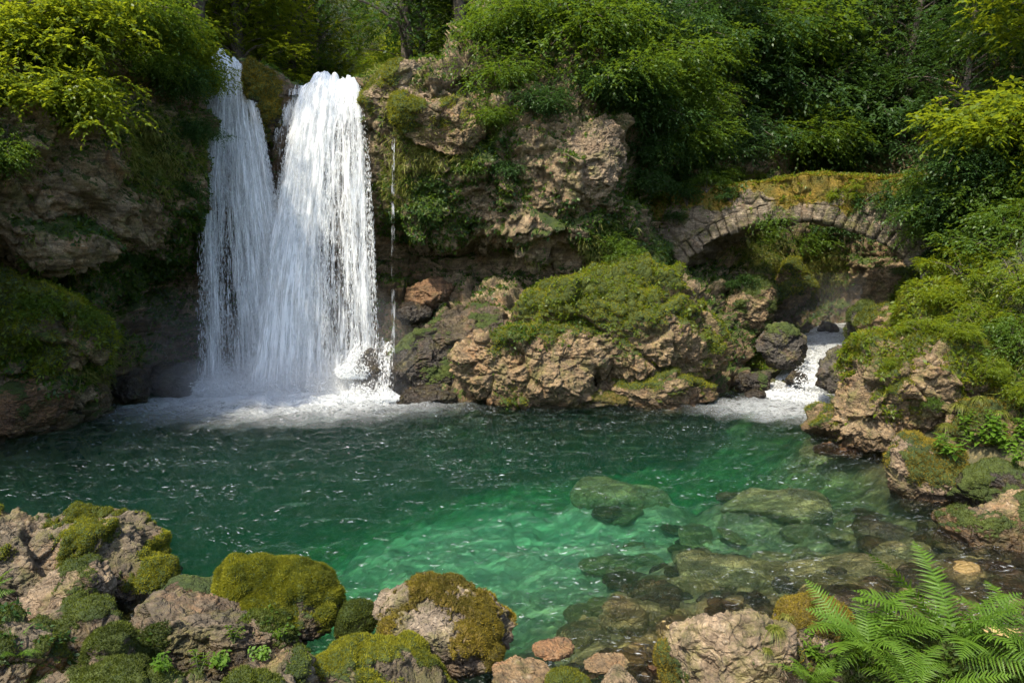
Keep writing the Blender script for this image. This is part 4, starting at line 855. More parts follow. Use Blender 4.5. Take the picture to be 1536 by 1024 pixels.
# --- ferns
def frond(L, npair, wid, seed, curl=.9, serr=9):
    rg = np.random.default_rng(seed); s = np.linspace(0, 1, npair + 8); th = .95 - curl * s ** 1.3 * 1.35
    dx = np.cos(th) ; dz = np.sin(th); x = np.concatenate([[0], np.cumsum((dx[1:] + dx[:-1]) / 2)]); z = np.concatenate([[0], np.cumsum((dz[1:] + dz[:-1]) / 2)]); k = L / math.hypot(1, 0) / len(s)
    R = np.stack([x * k, .05 * L * np.sin(s * 2.2 + seed), z * k], 1); parts = [tube(R, np.linspace(.0035, .0008, len(s)), 4)]; VV = []; QQ = []; o = 0
    for i in range(5, len(s) - 1):
        u = (i - 5) / (len(s) - 6); w = wid * (math.sin(math.pi * min(1., .16 + u * .86)) ** .75) * (1 - .25 * u) * rg.uniform(.78, 1.08)
        T = unit((R[min(i + 1, len(s) - 1)] - R[i - 1])[None])[0]; S = np.array([0, 1, 0.]); Nn_ = unit(np.cross(T, S)[None])[0]
        for sg in (1, -1):
            if rg.random() < .035: continue
            D = unit((S * sg * .93 + T * (.30 + .25 * u + rg.normal(0, .07)) + Nn_ * rg.normal(.05, .14))[None])[0]; m = serr; t = np.linspace(0, 1, 2 * m + 1); hw = (wid * .062) * (1 - t ** 1.8) * (1 + .0 * t) + .0006
            zig = np.where(np.arange(2 * m + 1) % 2 == 0, 1.0, .5); dr = -Nn_ if Nn_[2] > 0 else Nn_
            cen = R[i] + D * (w * t)[:, None] + dr * (w * .22 * t ** 2)[:, None]; A = unit(np.cross(D, Nn_)[None])[0]
            e1 = cen + A * (hw * zig)[:, None] + dr * .002; e2 = cen - A * (hw * np.roll(zig, 1))[:, None] + dr * .002
            V = np.stack([e1, cen - dr * .0012, e2], 1).reshape(-1, 3); idx = np.arange(0, 2 * m) * 3
            q = np.concatenate([np.stack([idx, idx + 1, idx + 4, idx + 3], 1), np.stack([idx + 1, idx + 2, idx + 5, idx + 4], 1)]); VV.append(V); QQ.append(q + o); o += len(V)
    V = np.concatenate(VV); Q = np.concatenate(QQ); v, q = merge(parts); return mesh('frond', np.vstack([V, v]), np.vstack([Q, q + len(V)]), L_FERN, {'tint': np.clip(np.concatenate([np.repeat(rg.normal(.5, .22, len(VV)), len(VV[0])), np.full(len(v), .3)]), 0, 1)})
FR = [frond(.76, 20, .15, 5, .85), frond(.58, 17, .125, 6, 1.25), frond(.80, 22, .155, 1), frond(.72, 20, .15, 2, .75), frond(.62, 18, .135, 3, 1.05), frond(.86, 24, .16, 4, .6)]
def fern(loc, n, sc, seed, label, dirs=None, lift=0.):
    rg = np.random.default_rng(seed); root = link('fern', None, loc=loc); tag(root, label, 'fern')
    for i in range(n):
        a = dirs[i] if dirs else i * 2.399 + rg.normal(0, .25); s_ = sc * rg.uniform(.8, 1.12)
        f = link('frond', FR[rg.integers(0, 6)], root, loc=(rg.normal(0, .03), rg.normal(0, .03), 0), rot=(rg.normal(0, .3), -lift + rg.uniform(-.35, .30), a), scale=(s_, s_, s_))
    return root
for px, py, Y, n, sc, lb in [(1300, 985, 5.35, 15, 1.0, 'large bright green fern in the bottom right foreground, left of two'), (1425, 975, 5.45, 15, 1.05, 'large bright green fern in the bottom right foreground, right of two'), (1545, 985, 5.3, 11, .95, 'fern cut by the right edge in the foreground'), (1375, 1045, 4.9, 12, .8, 'low fern along the bottom edge under the two large ones'),
        (1215, 1030, 4.95, 9, .45, 'small fern at the bottom edge by the pink boulder'), (-20, 900, 6.3, 8, .5, 'small shaded fern at the left edge'), (15, 985, 5.6, 7, .4, 'tiny dark fern in the bottom left corner')]:
    p = at(px, py, Y); fern(p, n, sc, px + 40, lb)
# broad leaved plants
def nettle(seed, n, h, L):
    rg = np.random.default_rng(seed); st = []; B = []; D = []; NN = []; LL = []
    for i in range(n):
        a = rg.uniform(0, 6.28); r = rg.uniform(.2, 1) * h * .7; tip = np.array([r * math.cos(a), r * math.sin(a), h * rg.uniform(.5, 1)]); st.append(limb((0, 0, 0), tip, rg, .004, .002, 6, .1))
        for t in np.linspace(.45, 1, 5):
            for s in (0, 1):
                b0 = a + s * math.pi + t * 5; B.append(tip * t + [0, 0, .0]); D.append([math.cos(b0), math.sin(b0), -.15 + rg.normal(0, .15)]); NN.append([rg.normal(0, .2), rg.normal(0, .2), 1]); LL.append(L * rg.uniform(.6, 1.1) * (1.15 - .4 * t))
    LL = np.array(LL); V, Q = leaves(np.array(B), unit(np.array(D, float)), unit(np.array(NN, float)), LL, LL * .55, .06, .38); v, q = merge(st); return V, Q, v, q, len(LL)
NP = []
for k, (n, h, L) in enumerate([(12, .45, .15), (10, .35, .12), (9, .14, .055), (8, .16, .06)]):
    V, Q, v, q, m = nettle(50 + k, n, h, L); root = link('leafy_plant', None); link('stems', mesh('stems', v, q, M_STEM), root); link('foliage', mesh('foliage', V, Q, L_FERN, {'tint': np.repeat(rp.random(m), 4)}), root); NP.append(root)
for px, py, k, sc in [(1425,690,0,1.0),(1465,670,0,1.1),(1505,680,0,1.1),(1540,660,1,1.2),(1490,650,1,1.0),(1525,700,0,.8),(1450,640,1,.8)]:
    p, nr = hit(px, py); place(NP[k], p, rp.uniform(0, 6), sc * p[1] / 11, label='bright green broad leaved plant at the right edge above the dark overhung rock', cat='plant', group='nettle like plants at the right edge')
for px, py, k, sc in [(330,1000,2,1.2),(350,965,3,1.),(395,990,2,1.),(300,1010,3,1.1),(425,960,3,.8),(240,1005,2,1.)]:
    p, nr = hit(px, py); place(NP[k], p, rp.uniform(0, 6), sc, (-.5, 0), label='small green leafy plant on the front of the tan slab at the bottom', cat='plant', group='leafy plants on the tan slab')
for px, py, k, sc in [(1215,985,3,1.2),(1240,1010,2,1.5),(1195,1015,2,1.2),(1290,1015,3,1.6)]:
    p, nr = hit(px, py); place(NP[k], p, rp.uniform(0, 6), sc, (-.3, 0), label='little leafy plant below the fern next to the pink boulder', cat='plant', group='leafy plants below the fern')
# drooping grass tufts
def tuft(seed, n, L):
    rg = np.random.default_rng(seed); V = []; Q = []; o = 0
    for i in range(n):
        a = rg.uniform(0, 6.28); l = L * rg.uniform(.5, 1.1); t = np.linspace(0, 1, 6)[:, None]; d = np.array([math.cos(a), math.sin(a), 0]); e = rg.uniform(.3, 1)
        c = d * l * e * t * .8 + np.array([0, 0, 1]) * l * (.7 * t - (.4 + .7 * e) * t ** 2) + np.array([rg.normal(0, .01), rg.normal(0, .01), 0]); s = np.array([-d[1], d[0], 0]) * .0035 * (1.05 - t) * (L / .15)
        V.append(np.stack([c - s, c + s], 1).reshape(-1, 3)); k = np.arange(5) * 2; Q.append(np.stack([k, k + 1, k + 3, k + 2], 1) + o); o += 12
    V = np.concatenate(V); return mesh('grass_tuft', V, np.concatenate(Q), L_GRASS, {'tint': np.repeat(rg.random(n), 12)})
TF = [tuft(1, 260, .17), tuft(2, 200, .14), tuft(3, 160, .5)]
for px, py, k, sc, lb, g in [(1162, 945, 0, 1.1, 'drooping grass tuft between the pink boulder and the brown mossy rock', None), (1180, 925, 1, 1, 'shorter grass tuft above the drooping one by the pink boulder', None), (1148, 975, 1, .9, 'grass tuft on the side of the pink boulder', None),
      (1440, 610, 2, .9, 'long dry grass tuft hanging over the right bank', 'dry grass tufts on the right bank'), (1470, 600, 2, .8, 'long dry grass tuft hanging over the right bank', 'dry grass tufts on the right bank'), (1500, 620, 2, .8, 'long dry grass tuft hanging over the right bank', 'dry grass tufts on the right bank'), (1420, 640, 2, .7, 'long dry grass tuft hanging over the right bank', 'dry grass tufts on the right bank'),
      (225, 205, 2, 1.2, 'big grass tuft hanging on the left cliff', 'grass tufts on the left cliff'), (245, 235, 2, 1.1, 'big grass tuft hanging on the left cliff', 'grass tufts on the left cliff'), (215, 240, 2, 1., 'big grass tuft hanging on the left cliff', 'grass tufts on the left cliff')]:
    p, nr = hit(px, py); o = link('grass_tuft', TF[k], loc=p, rot=(0, 0, rp.uniform(0, 6)), scale=(sc,) * 3); tag(o, lb, 'grass', g)
lap('plants')
# ================================================================= WATER
def dirwaves(X, Y, rng, n, lo, hi, amp, base):
    z = np.zeros_like(X)
    for k in range(n):
        lam = lo * (hi / lo) ** rng.random(); a = base + rng.normal(0, .75); kx, ky = math.cos(a) * 2 * math.pi / lam, math.sin(a) * 2 * math.pi / lam
        ph = rng.uniform(0, 6.28); s_ = np.sin(kx * X + ky * Y + ph); z += amp * lam * (s_ + .35 * np.sin(2 * (kx * X + ky * Y + ph) + 1.3))
    return z
wr = np.random.default_rng(12)
wx = np.concatenate([np.linspace(-30, -12.5, 12, endpoint=False), np.arange(-12.5, 11.5, .045), np.linspace(11.5, 16, 8)])
wy = np.concatenate([np.arange(4.0, 12, .035), np.arange(12, 24.5, .05)])
X, Y = np.meshgrid(wx, wy, indexing='ij'); Pw = np.stack([X.ravel(), Y.ravel(), 0 * X.ravel()], 1)
dfall = np.hypot((X + 6.2) / 1.25, Y - 20.0); drap = np.hypot(X - 7.3, (Y - 19.0))
en = 2.0 + 1.5 * np.exp(-(dfall / 5) ** 2) + 1.2 * np.exp(-(drap / 2.6) ** 2)
patch = .55 + .9 * fbm(Pw, 2.2, 3, 4).reshape(X.shape)
Zw = dirwaves(X, Y, wr, 34, .16, 1.1, .0042, -math.pi / 2 + .3) * en * patch
Zw += (fbm(Pw * np.array([1, 1.6, 1]), .55, 4, 44).reshape(X.shape) - .5) * .07 * en
lump = np.exp(-(dfall / 2.3) ** 4); Zw += lump * (.10 + .30 * (fbm(Pw, .7, 4, 66).reshape(X.shape) - .35))
df2 = np.hypot((X + 6.0) / 1.35, Y - 19.9)
foam = np.clip(1.25 * np.exp(-(df2 / 1.8) ** 3) + .42 * np.exp(-(df2 / 3.4) ** 4) + .7 * np.exp(-(np.hypot((X - 7.9), (Y - 19.7)) / .85) ** 3) + .42 * np.exp(-(np.hypot((X - 6.9) / 1.4, (Y - 18.2)) / 1.5) ** 3), 0, 1.3)
WV = np.stack([X, Y, Zw], -1).reshape(-1, 3); nx, ny = X.shape; WF = grid_faces(nx, ny)
idx = np.arange(nx * ny).reshape(nx, ny); rim = np.concatenate([idx[:, 0], idx[-1, 1:], idx[::-1, -1][1:], idx[0, ::-1][1:-1]])
bot = WV[rim].copy(); bot[:, 2] = -5; nb = len(WV); k = len(rim)
sideq = np.stack([rim, nb + np.arange(k), nb + (np.arange(k) + 1) % k, np.roll(rim, -1)], 1)
cen = nb + k; WV2 = np.vstack([WV, bot, [[0, 12, -5]]]); tri = np.stack([nb + np.arange(k), np.full(k, cen), nb + (np.arange(k) + 1) % k], 1)
def foam_col(): return (.80, .84, .86)
def water_mat(name, vol, foam_glint_gain=1.0):
    b = NB(name); ge = b.n('ShaderNodeNewGeometry').outputs['Position']
    mp = b.n('ShaderNodeMapping'); mp.inputs['Scale'].default_value = (1, 2.3, 1); b.l(ge, mp.inputs[0]); v = mp.outputs[0]
    n1 = b.tex(2.6, 3, .6, v, .6); n2 = b.tex(9, 4, .65, v, .8); n3 = b.tex(30, 2, .6, v)
    h = b.math('ADD', b.math('MULTIPLY', n1, .9), b.math('ADD', b.math('MULTIPLY', n2, .62), b.math('MULTIPLY', n3, .16)))
    bu = b.n('ShaderNodeBump'); bu.inputs['Strength'].default_value = 1.0; bu.inputs['Distance'].default_value = .45; b.l(h, bu.inputs['Height'])
    fr = b.n('ShaderNodeFresnel'); fr.inputs[0].default_value = 1.38; b.l(bu.outputs[0], fr.inputs['Normal'])
    g = b.n('ShaderNodeBsdfGlossy'); g.inputs['Roughness'].default_value = .05; b.l(bu.outputs[0], g.inputs['Normal']); g.inputs[0].default_value = (1, 1, 1, 1)
    tr = b.n('ShaderNodeBsdfTransparent'); m1 = b.n('ShaderNodeMixShader'); b.l(fr.outputs[0], m1.inputs[0]); b.l(tr.outputs[0], m1.inputs[1]); b.l(g.outputs[0], m1.inputs[2])
    # foam: solid where churned, torn streaks further out; sun glints painted in as white flecks
    s1 = b.tex(3.2, 8, .72, v, 1.2); s2 = b.n('ShaderNodeTexNoise', noise_type='RIDGED_MULTIFRACTAL') if False else None
    s3 = b.tex(14, 5, .7, v, 1.5)
    mix_ = b.math('ADD', b.math('MULTIPLY', s1, .62), b.math('MULTIPLY', s3, .38))
    rid = b.math('SUBTRACT', 1.0, b.math('MULTIPLY', b.math('ABSOLUTE', b.math('SUBTRACT', mix_, .5)), 9.0), True)   # thin curling lines
    fa = b.attr('foam')
    solid = b.ramp(b.math('ADD', b.math('MULTIPLY', fa, .85), b.math('SUBTRACT', mix_, .55)), (.42, 0.), (.68, 1.))
    line = b.math('MULTIPLY', rid, b.ramp(fa, (.03, 0.), (.5, .95)))
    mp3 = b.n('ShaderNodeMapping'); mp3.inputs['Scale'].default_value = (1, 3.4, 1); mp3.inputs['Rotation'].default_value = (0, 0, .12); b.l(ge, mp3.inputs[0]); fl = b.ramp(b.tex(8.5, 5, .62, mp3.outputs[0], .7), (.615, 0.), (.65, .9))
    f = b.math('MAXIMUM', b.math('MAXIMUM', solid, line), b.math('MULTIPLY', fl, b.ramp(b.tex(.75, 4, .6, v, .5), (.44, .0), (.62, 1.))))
    f = b.math('MULTIPLY', f, foam_glint_gain, True)
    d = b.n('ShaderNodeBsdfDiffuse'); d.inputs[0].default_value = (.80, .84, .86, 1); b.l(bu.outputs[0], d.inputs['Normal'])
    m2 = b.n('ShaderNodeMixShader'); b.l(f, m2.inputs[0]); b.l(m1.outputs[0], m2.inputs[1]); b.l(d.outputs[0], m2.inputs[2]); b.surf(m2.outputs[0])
    if vol:
        va = b.n('ShaderNodeVolumeAbsorption'); va.inputs['Color'].default_value = (.50, .925, .83, 1); va.inputs['Density'].default_value = .72
        vs_ = b.n('ShaderNodeVolumeScatter'); vs_.inputs['Color'].default_value = (.10, .75, .52, 1); vs_.inputs['Density'].default_value = .014
        ad = b.n('ShaderNodeAddShader'); b.l(va.outputs[0], ad.inputs[0]); b.l(vs_.outputs[0], ad.inputs[1])
        b.l(ad.outputs[0], b.out.inputs['Volume'])
    return b.m
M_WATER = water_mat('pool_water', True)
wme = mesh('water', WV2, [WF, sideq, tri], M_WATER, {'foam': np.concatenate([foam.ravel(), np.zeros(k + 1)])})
tag(link('water', wme), kind='structure')

# --- stream and rapids under the bridge
path = np.array([(14.5, 29, 1.38, 1.6), (12.8, 27, 1.42, 1.4), (11.5, 25.2, 1.36, 1.2), (10.5, 23.8, 1.22, 1.1), (9.8, 22.7, 1.05, .95), (9.2, 21.8, .80, .9), (8.65, 21.0, .46, .95), (8.1, 20.2, .16, 1.1), (7.5, 19.4, .03, 1.2), (7.0, 18.5, -.09, 1.2)])
pp = resample(path, 240); tt = unit(np.gradient(pp[:, :2], axis=0)); nn = np.stack([tt[:, 1], -tt[:, 0]], 1)
qs = np.linspace(-1, 1, 70); SX = pp[:, None, 0] + nn[:, None, 0] * qs * pp[:, None, 3]; SY = pp[:, None, 1] + nn[:, None, 1] * qs * pp[:, None, 3]
SZ = pp[:, None, 2] - .10 * np.abs(qs) ** 3 + 0 * SX
steep = np.abs(np.gradient(pp[:, 2])) / np.linalg.norm(np.gradient(pp[:, :2], axis=0), axis=1)
PS = np.stack([SX, SY, SZ], -1); pf = PS.reshape(-1, 3)
SZ2 = SZ + ((fbm(pf, .55, 4, 5).reshape(SX.shape) - .45) * (.22 + .75 * np.clip(steep, 0, .5)[:, None]))
sf = np.clip(.30 + 1.15 * steep[:, None] + .3 * np.sin(qs * 3)[None] * 0 + (fbm(pf, .5, 4, 9).reshape(SX.shape) - .5) * 1.1, 0, 1.0)
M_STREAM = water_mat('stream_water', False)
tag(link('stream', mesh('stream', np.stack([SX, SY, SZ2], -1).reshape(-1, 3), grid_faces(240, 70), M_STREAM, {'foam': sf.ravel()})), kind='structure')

# --- falling water
b = NB('white_water'); d = b.n('ShaderNodeBsdfDiffuse'); d.inputs[0].default_value = (.93, .95, .96, 1); t_ = b.n('ShaderNodeBsdfTranslucent'); t_.inputs[0].default_value = (.92, .95, .96, 1)
m_ = b.n('ShaderNodeMixShader'); m_.inputs[0].default_value = .45; b.l(d.outputs[0], m_.inputs[1]); b.l(t_.outputs[0], m_.inputs[2])
tp = b.n('ShaderNodeBsdfTransparent'); m2 = b.n('ShaderNodeMixShader'); m2.inputs[0].default_value = .6; b.l(tp.outputs[0], m2.inputs[1]); b.l(m_.outputs[0], m2.inputs[2]); b.surf(m2.outputs[0]); M_DROP = b.m
b = NB('falling_water_veil'); uv = b.n('ShaderNodeCombineXYZ'); b.l(b.attr('u'), uv.inputs[0]); b.l(b.attr('v'), uv.inputs[1]); b.l(b.attr('w'), uv.inputs[2])
mp = b.n('ShaderNodeMapping'); mp.inputs['Scale'].default_value = (7, .8, 1); b.l(uv.outputs[0], mp.inputs[0]); a1 = b.tex(1.0, 5, .62, mp.outputs[0], .25)
mp2 = b.n('ShaderNodeMapping'); mp2.inputs['Scale'].default_value = (30, 2.6, 1); b.l(uv.outputs[0], mp2.inputs[0]); a2 = b.tex(1.0, 5, .7, mp2.outputs[0], .3)
al = b.math('ADD', b.math('ADD', b.math('MULTIPLY', b.math('SUBTRACT', a1, .5), 2.4), b.math('MULTIPLY', b.math('SUBTRACT', a2, .5), 2.3)), b.attr('dens'))
alp = b.ramp(al, (.34, 0.), (1.05, .97))
d = b.n('ShaderNodeBsdfDiffuse'); d.inputs[0].default_value = (.92, .94, .95, 1); t_ = b.n('ShaderNodeBsdfTranslucent'); t_.inputs[0].default_value = (.9, .94, .95, 1)
bu = b.n('ShaderNodeBump'); bu.inputs['Strength'].default_value = .5; bu.inputs['Distance'].default_value = .08; b.l(b.math('ADD', a1, a2), bu.inputs['Height']); b.l(bu.outputs[0], d.inputs['Normal'])
m_ = b.n('ShaderNodeMixShader'); m_.inputs[0].default_value = .4; b.l(d.outputs[0], m_.inputs[1]); b.l(t_.outputs[0], m_.inputs[2])
tp = b.n('ShaderNodeBsdfTransparent'); m2 = b.n('ShaderNodeMixShader'); b.l(alp, m2.inputs[0]); b.l(tp.outputs[0], m2.inputs[1]); b.l(m_.outputs[0], m2.inputs[2]); b.surf(m2.outputs[0]); M_VEIL = b.m

def octa(P, D, L, R, rng):
    """elongated drops: centre P, direction D, half length L, radius R"""
    A = unit(np.cross(D, unit(rng.normal(0, 1, P.shape)))); Bv = np.cross(D, A); L = L[:, None]; R = R[:, None]
    V = np.stack([P - D * L, P + A * R, P + Bv * R, P - A * R, P - Bv * R, P + D * L * .8], 1).reshape(-1, 3)
    f = np.array([(0, 2, 1), (0, 3, 2), (0, 4, 3), (0, 1, 4), (5, 1, 2), (5, 2, 3), (5, 3, 4), (5, 4, 1)])
    return V, (f[None] + 6 * np.arange(len(P))[:, None, None]).reshape(-1, 3)
def fall(name, label, lip, foot, core, n, seed, thick=.5, fwd=.95, xe=(.6, .6)):
    """lip: [(q, px, py, Y)], foot: [(q, px, Y)]; core(q,h) = density"""
    rg = np.random.default_rng(seed)
    lq = [a[0] for a in lip]; L3 = np.array([at(a[1], a[2], a[3]) for a in lip]); fq = [a[0] for a in foot]; F3 = np.array([onwater(a[1], 600, 0) * 0 + at(a[1], 600, a[2]) for a in foot]); F3[:, 2] = .0
    def pos(q, h, off):
        lx = np.stack([np.interp(q, lq, L3[:, k]) for k in range(3)], 1); fx = np.stack([np.interp(q, fq, F3[:, k]) for k in range(3)], 1)
        e = np.sqrt(np.maximum(h, 0)); P = np.empty((len(q), 3))
        ex = h ** (xe[0] + (xe[1] - xe[0]) * q)
        P[:, 0] = lx[:, 0] + (fx[:, 0] - lx[:, 0]) * ex
        P[:, 1] = lx[:, 1] + (fx[:, 1] - lx[:, 1]) * e - off * (.25 + .75 * e)
        P[:, 2] = (lx[:, 2] + (fbm(np.stack([q * 7, 0 * q, 0 * q + seed], 1), 1.0, 3, seed) - .5) * .55 * (len(lip) > 2)) * (1 - h) + .12 * np.sin(np.minimum(h * 30, math.pi)) * 0
        return P
    root = link(name, None, loc=(F3[:, 0].mean(), F3[:, 1].mean(), 0)); tag(root, label, 'waterfall'); o0 = np.array(root.location)
    # torn sheets, one behind the other
    for k, off in enumerate((-.15, .05, .2, .38)):
        nq, nh = 110, 240; q, h = np.meshgrid(np.linspace(0, 1, nq), np.linspace(0, 1, nh) ** 1.3, indexing='ij'); q = q.ravel(); h = h.ravel()
        Pn = np.stack([q * 6, h * 2.2, np.full(len(q), 3. * k + seed)], 1)
        bul = (fbm(Pn, .8, 4, seed + k) - .5) * thick * (.3 + h)
        P = pos(q, h, off * thick * 1.6 + bul); dn = core(q, h) * (1.0 - .1 * k) - .05 + .5 * (fbm(np.stack([q * 5 + k * 9, h * 5 - 1.2 * q, 0 * q + seed], 1), 1.0, 3, seed + 60) - .5)
        edge = sstep(0, .08, q) * sstep(1, .92, q)
        dn = dn * edge - .5 * (1 - edge)
        wdt = abs(F3[-1, 0] - F3[0, 0])
        link('veil', mesh('veil', P - o0, grid_faces(nq, nh), M_VEIL, {'u': q * wdt + k * 7.3, 'v': -np.sqrt(h + .02) * 9 + k * 3.1, 'w': np.full(len(q), k * 5.), 'dens': dn}), root)
    # strands and drops
    q = rg.random(n * 3); h = rg.random(n * 3) ** .85
    st = noise(np.stack([q * 38, h * 1.6, 0 * q], 1), 1.0, seed + 3); st2 = noise(np.stack([q * 11, h * 2.4 - q, 0 * q], 1), 1.0, seed + 4)
    keep = rg.random(len(q)) < np.clip(core(q, h), 0, 1) ** 1.1 * (sstep(.25, .75, st) * .8 + .2) * (sstep(.2, .6, st2) * .6 + .4)
    q, h = q[keep][:n], h[keep][:n]; off = rg.normal(.12, .26, len(q)) * thick
    qj = q + rg.normal(0, .006, len(q)); P = pos(qj, h, off); P2 = pos(qj, np.minimum(h + .01, 1.02), off); D = unit(P2 - P + rg.normal(0, .004, P.shape))
    sz = rg.random(len(q)) ** 2
    if n < 600: return root
    V, Q = octa(P, D, .02 + .10 * sz * (.4 + h), .004 + .011 * rg.random(len(q)) ** 2, rg)
    link('strands', mesh('strands', V - o0, Q, M_DROP), root)
    return root
# left stream: falls from the higher notch; right stream: broader, thrown forward by the lip
fall('waterfall', 'left stream of the falls, narrow white curtain dropping from the higher notch', [(0, 320, 80, 21.3), (.5, 347, 82, 21.25), (1, 376, 96, 21.2)], [(0, 301, 20.5), (1, 462, 20.2)],
     lambda q, h: np.clip(.80 - .55 * np.exp(-((q - .30) / .13) ** 2) * sstep(.15, .7, h) + .30 * np.exp(-((q - .85) / .22) ** 2) * h - .25 * h * (q < .12) + .3 * sstep(.25, 0, h), .05, 1.2), 26000, 5, .5, xe=(.5, .78))
fall('waterfall', 'right stream of the falls, broad bright fan of white water', [(0, 452, 128, 21.1), (.3, 480, 116, 21.1), (.7, 515, 114, 21.0), (1, 540, 124, 20.9)], [(0, 372, 20.1), (.5, 470, 19.9), (1, 571, 20.3)],
     lambda q, h: np.clip(.62 + .62 * np.exp(-((q - .28) / .24) ** 2) - .30 * np.exp(-((q - .66) / .16) ** 2) * sstep(.12, .5, h) + .12 * np.exp(-((q - .93) / .05) ** 2) + .38 * sstep(.2, 0, h), .05, 1.25), 38000, 8, .65, xe=(.85, .42))
fall('waterfall', 'short thin veil of water between the two streams over dark rock', [(0, 416, 124, 21.2), (1, 462, 130, 21.15)], [(0, 405, 20.9), (1, 468, 20.9)],
     lambda q, h: np.clip(.66 - 1.1 * sstep(.05, .38, h), .0, 1.), 3000, 9, .25)
# thin trickle on the cliff right of the falls
fall('water_trickle', 'single thin thread of water dripping down the cliff right of the falls', [(0, 588, 205, 20.0), (1, 593, 205, 20.0)], [(0, 588, 20.0), (1, 594, 20.0)],
     lambda q, h: np.clip(.12 + .25 * np.sin(h * 40) ** 2, 0, 1), 500, 10, .1)['category'] = 'trickle'
# upstream river sheet above the lip
UX, UY = np.meshgrid(np.linspace(-9.3, -3.9, 90), np.linspace(20.95, 34, 120), indexing='ij')
lipz = np.interp(UX, [-8.6, -7.3, -6.9, -6.4, -5.6, -4.1], [9.05, 9.0, 8.6, 8.28, 8.36, 8.3])
pu = np.stack([UX, UY, 0 * UX], -1).reshape(-1, 3); UZ = lipz - .10 * sstep(21.6, 20.95, UY) + .01 * (UY - 21) + (fbm(pu, .5, 3, 2).reshape(UX.shape) - .5) * .22 * 1
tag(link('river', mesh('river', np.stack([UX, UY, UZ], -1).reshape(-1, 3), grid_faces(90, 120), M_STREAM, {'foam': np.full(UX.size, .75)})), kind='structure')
# --- spray thrown up where water lands
def splash(name, label, spots, n, seed):
    rg = np.random.default_rng(seed); P = []; D = []
    for (c, rx, ry, hh, w_) in spots:
        m = int(n * w_); a = rg.uniform(0, 2 * math.pi, m); r = np.sqrt(rg.random(m)); base = np.array(c) + np.stack([rx * r * np.cos(a), ry * r * np.sin(a), np.zeros(m)], 1)
        t = rg.random(m) ** 1.6; hz = hh * t * (1.25 - r) * (.4 + .9 * noise(base * 2.2, .6, seed)); v = np.stack([np.cos(a) * r, np.sin(a) * r, 1.2 - 1.6 * t], 1)
        base[:, 2] += hz; base[:, :2] += v[:, :2] * hz[:, None] * .5; P.append(base); D.append(unit(v + rg.normal(0, .3, v.shape)))
    P = np.concatenate(P); D = np.concatenate(D); V, Q = octa(P, D, .02 + .07 * rg.random(len(P)) ** 2, .006 + .016 * rg.random(len(P)) ** 2, rg)
    tag(link(name, mesh(name, V, Q, M_DROP)), label, 'spray', kind='stuff')
splash('spray', 'white spray thrown up at the foot of the falls', [((-6.3, 20.0, .05), 2.6, .8, 1.1, .6), ((-7.6, 20.2, .05), 1.2, .6, .5, .1), ((-4.1, 19.5, .6), .55, .4, .75, .18), ((-3.7, 19.1, .05), .8, .5, .5, .12)], 26000, 3)
splash('spray', 'white spray leaping over the rapids under the bridge', [((8.3, 20.4, .25), .55, .7, .55, .5), ((9.0, 21.5, .6), .5, .6, .4, .25), ((7.6, 19.5, .05), .9, .7, .25, .25)], 5000, 4)
# water sliding over the black rock in the spray
rgc = np.random.default_rng(31)
fall('water_cascade', 'small white cascade breaking over the black rock right of the falls', [(0, 520, 520, 19.9), (.5, 560, 512, 19.8), (1, 592, 505, 19.9)], [(0, 500, 19.5), (1, 590, 19.0)],
     lambda q, h: np.clip(.42 - .35 * np.exp(-((q - .55) / .2) ** 2) + .1 * h, 0, 1), 2600, 21, .3)['category'] = 'cascade'
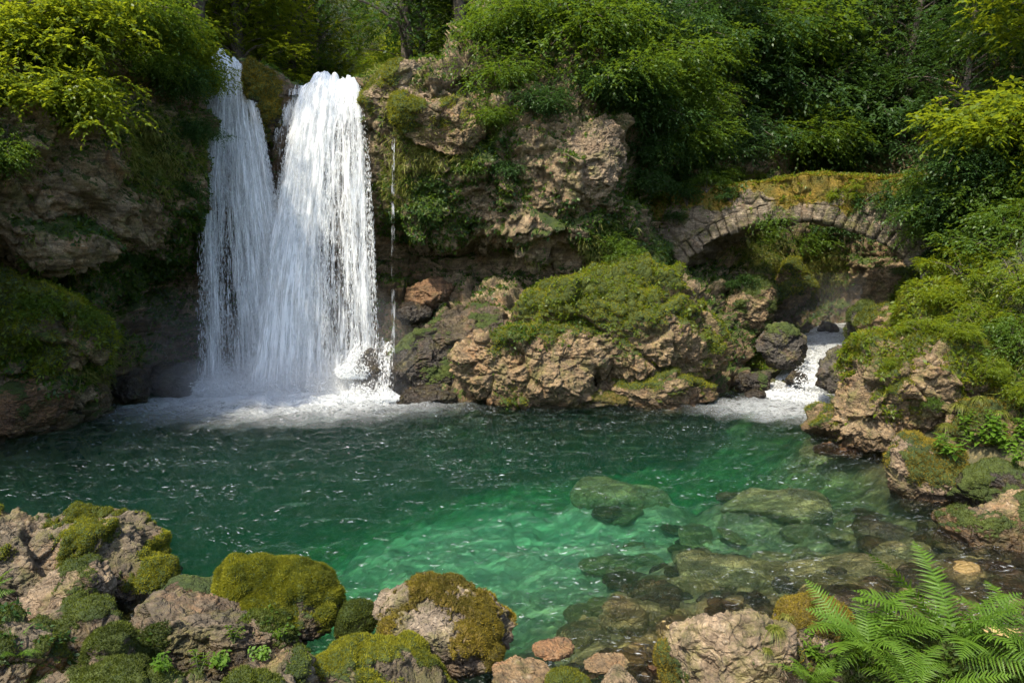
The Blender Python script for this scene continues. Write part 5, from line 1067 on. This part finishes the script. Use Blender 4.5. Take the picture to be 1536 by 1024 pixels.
# --- mist: thin bodies of air full of droplets
def mist(c, r, dens, seed=0):
    U, Q = cubesphere(16); b_ = NB('mist_air'); v = b_.n('ShaderNodeVolumeScatter'); v.inputs['Color'].default_value = (.93, .96, 1, 1); v.inputs['Density'].default_value = dens; b_.l(v.outputs[0], b_.out.inputs['Volume'])
    return mesh('mist', U * np.array(r), Q, b_.m)
for c, r, dn, lab in [((-9.5, 47, 17), (13, 12, 10), .010, 'pale haze among the far trees above the falls'), ((-6.2, 19.7, .3), (3.0, 1.2, .9), .36, 'white mist hanging low over the foot of the falls'), ((-7.8, 19.6, 1.0), (2.9, 1.3, 1.9), .03, 'thin mist drifting left of the falls'),
        ((-5.0, 19.8, .6), (2.4, 1.3, 2.6), .05, 'thin mist rising against the right stream'), ((10.9, 24.6, 2.0), (3.0, 1.8, 1.2), .022, 'pale mist in the gorge under the bridge')]:
    ks = (1.15, .95, .75, .55) if dn > .1 else (1.1, .75)
    for f_ in ks: tag(link('mist', mist(c, [v_ * f_ for v_ in r], dn / len(ks) * 1.15), loc=(c[0] + .3 * (1 - f_), c[1], c[2])), lab, 'mist', lab, kind='stuff')
lap('water')
SUNDIR=(-.33,-.46,.82); SUN_E=3.1; SKY_E=.15; EXPO=1.55
# ================================================================= CAMERA, LIGHT, RENDER
cam = bpy.data.cameras.new('camera'); cam.sensor_width = 36; cam.lens = F / 1536 * 36; cam.clip_end = 600; cam.clip_start = .05
co = link('camera', cam, loc=(0, 0, CAMH), rot=(math.pi / 2 - PITCH, 0, 0)); SC.camera = co
SUN = np.array(SUNDIR, float); SUN /= np.linalg.norm(SUN)
el = math.asin(SUN[2]); az = math.atan2(SUN[0], SUN[1])
sl = bpy.data.lights.new('sun', 'SUN'); sl.energy = SUN_E; sl.angle = math.radians(1.5); sl.color = (1, .90, .72)
so = link('sun', sl); so.rotation_euler = Vector(SUN).to_track_quat('Z', 'Y').to_euler()
w = bpy.data.worlds.new('World'); SC.world = w; w.use_nodes = True; t = w.node_tree; t.nodes.clear()
sk = t.nodes.new('ShaderNodeTexSky'); sk.sky_type = 'NISHITA'; sk.sun_disc = False; sk.sun_elevation = el; sk.sun_rotation = az
sk.air_density = 1.0; sk.dust_density = 2.0; sk.ozone_density = 1.0
bg = t.nodes.new('ShaderNodeBackground'); bg.inputs[1].default_value = SKY_E; ow = t.nodes.new('ShaderNodeOutputWorld')
t.links.new(sk.outputs[0], bg.inputs[0]); t.links.new(bg.outputs[0], ow.inputs[0])
SC.view_settings.view_transform = 'Standard'; SC.view_settings.look = 'None'; SC.view_settings.gamma = 1; SC.view_settings.exposure = EXPO
c = SC.cycles; c.max_bounces = 7; c.diffuse_bounces = 3; c.glossy_bounces = 3; c.transmission_bounces = 4; c.transparent_max_bounces = 28; c.volume_bounces = 1
c.caustics_reflective = False; c.caustics_refractive = False; c.sample_clamp_indirect = 4; c.use_denoising = True
try: c.denoiser = 'OPENIMAGEDENOISE'; c.denoising_input_passes = 'RGB_ALBEDO_NORMAL'
except Exception: pass
c.use_adaptive_sampling = True; c.adaptive_threshold = .015
lap('done')
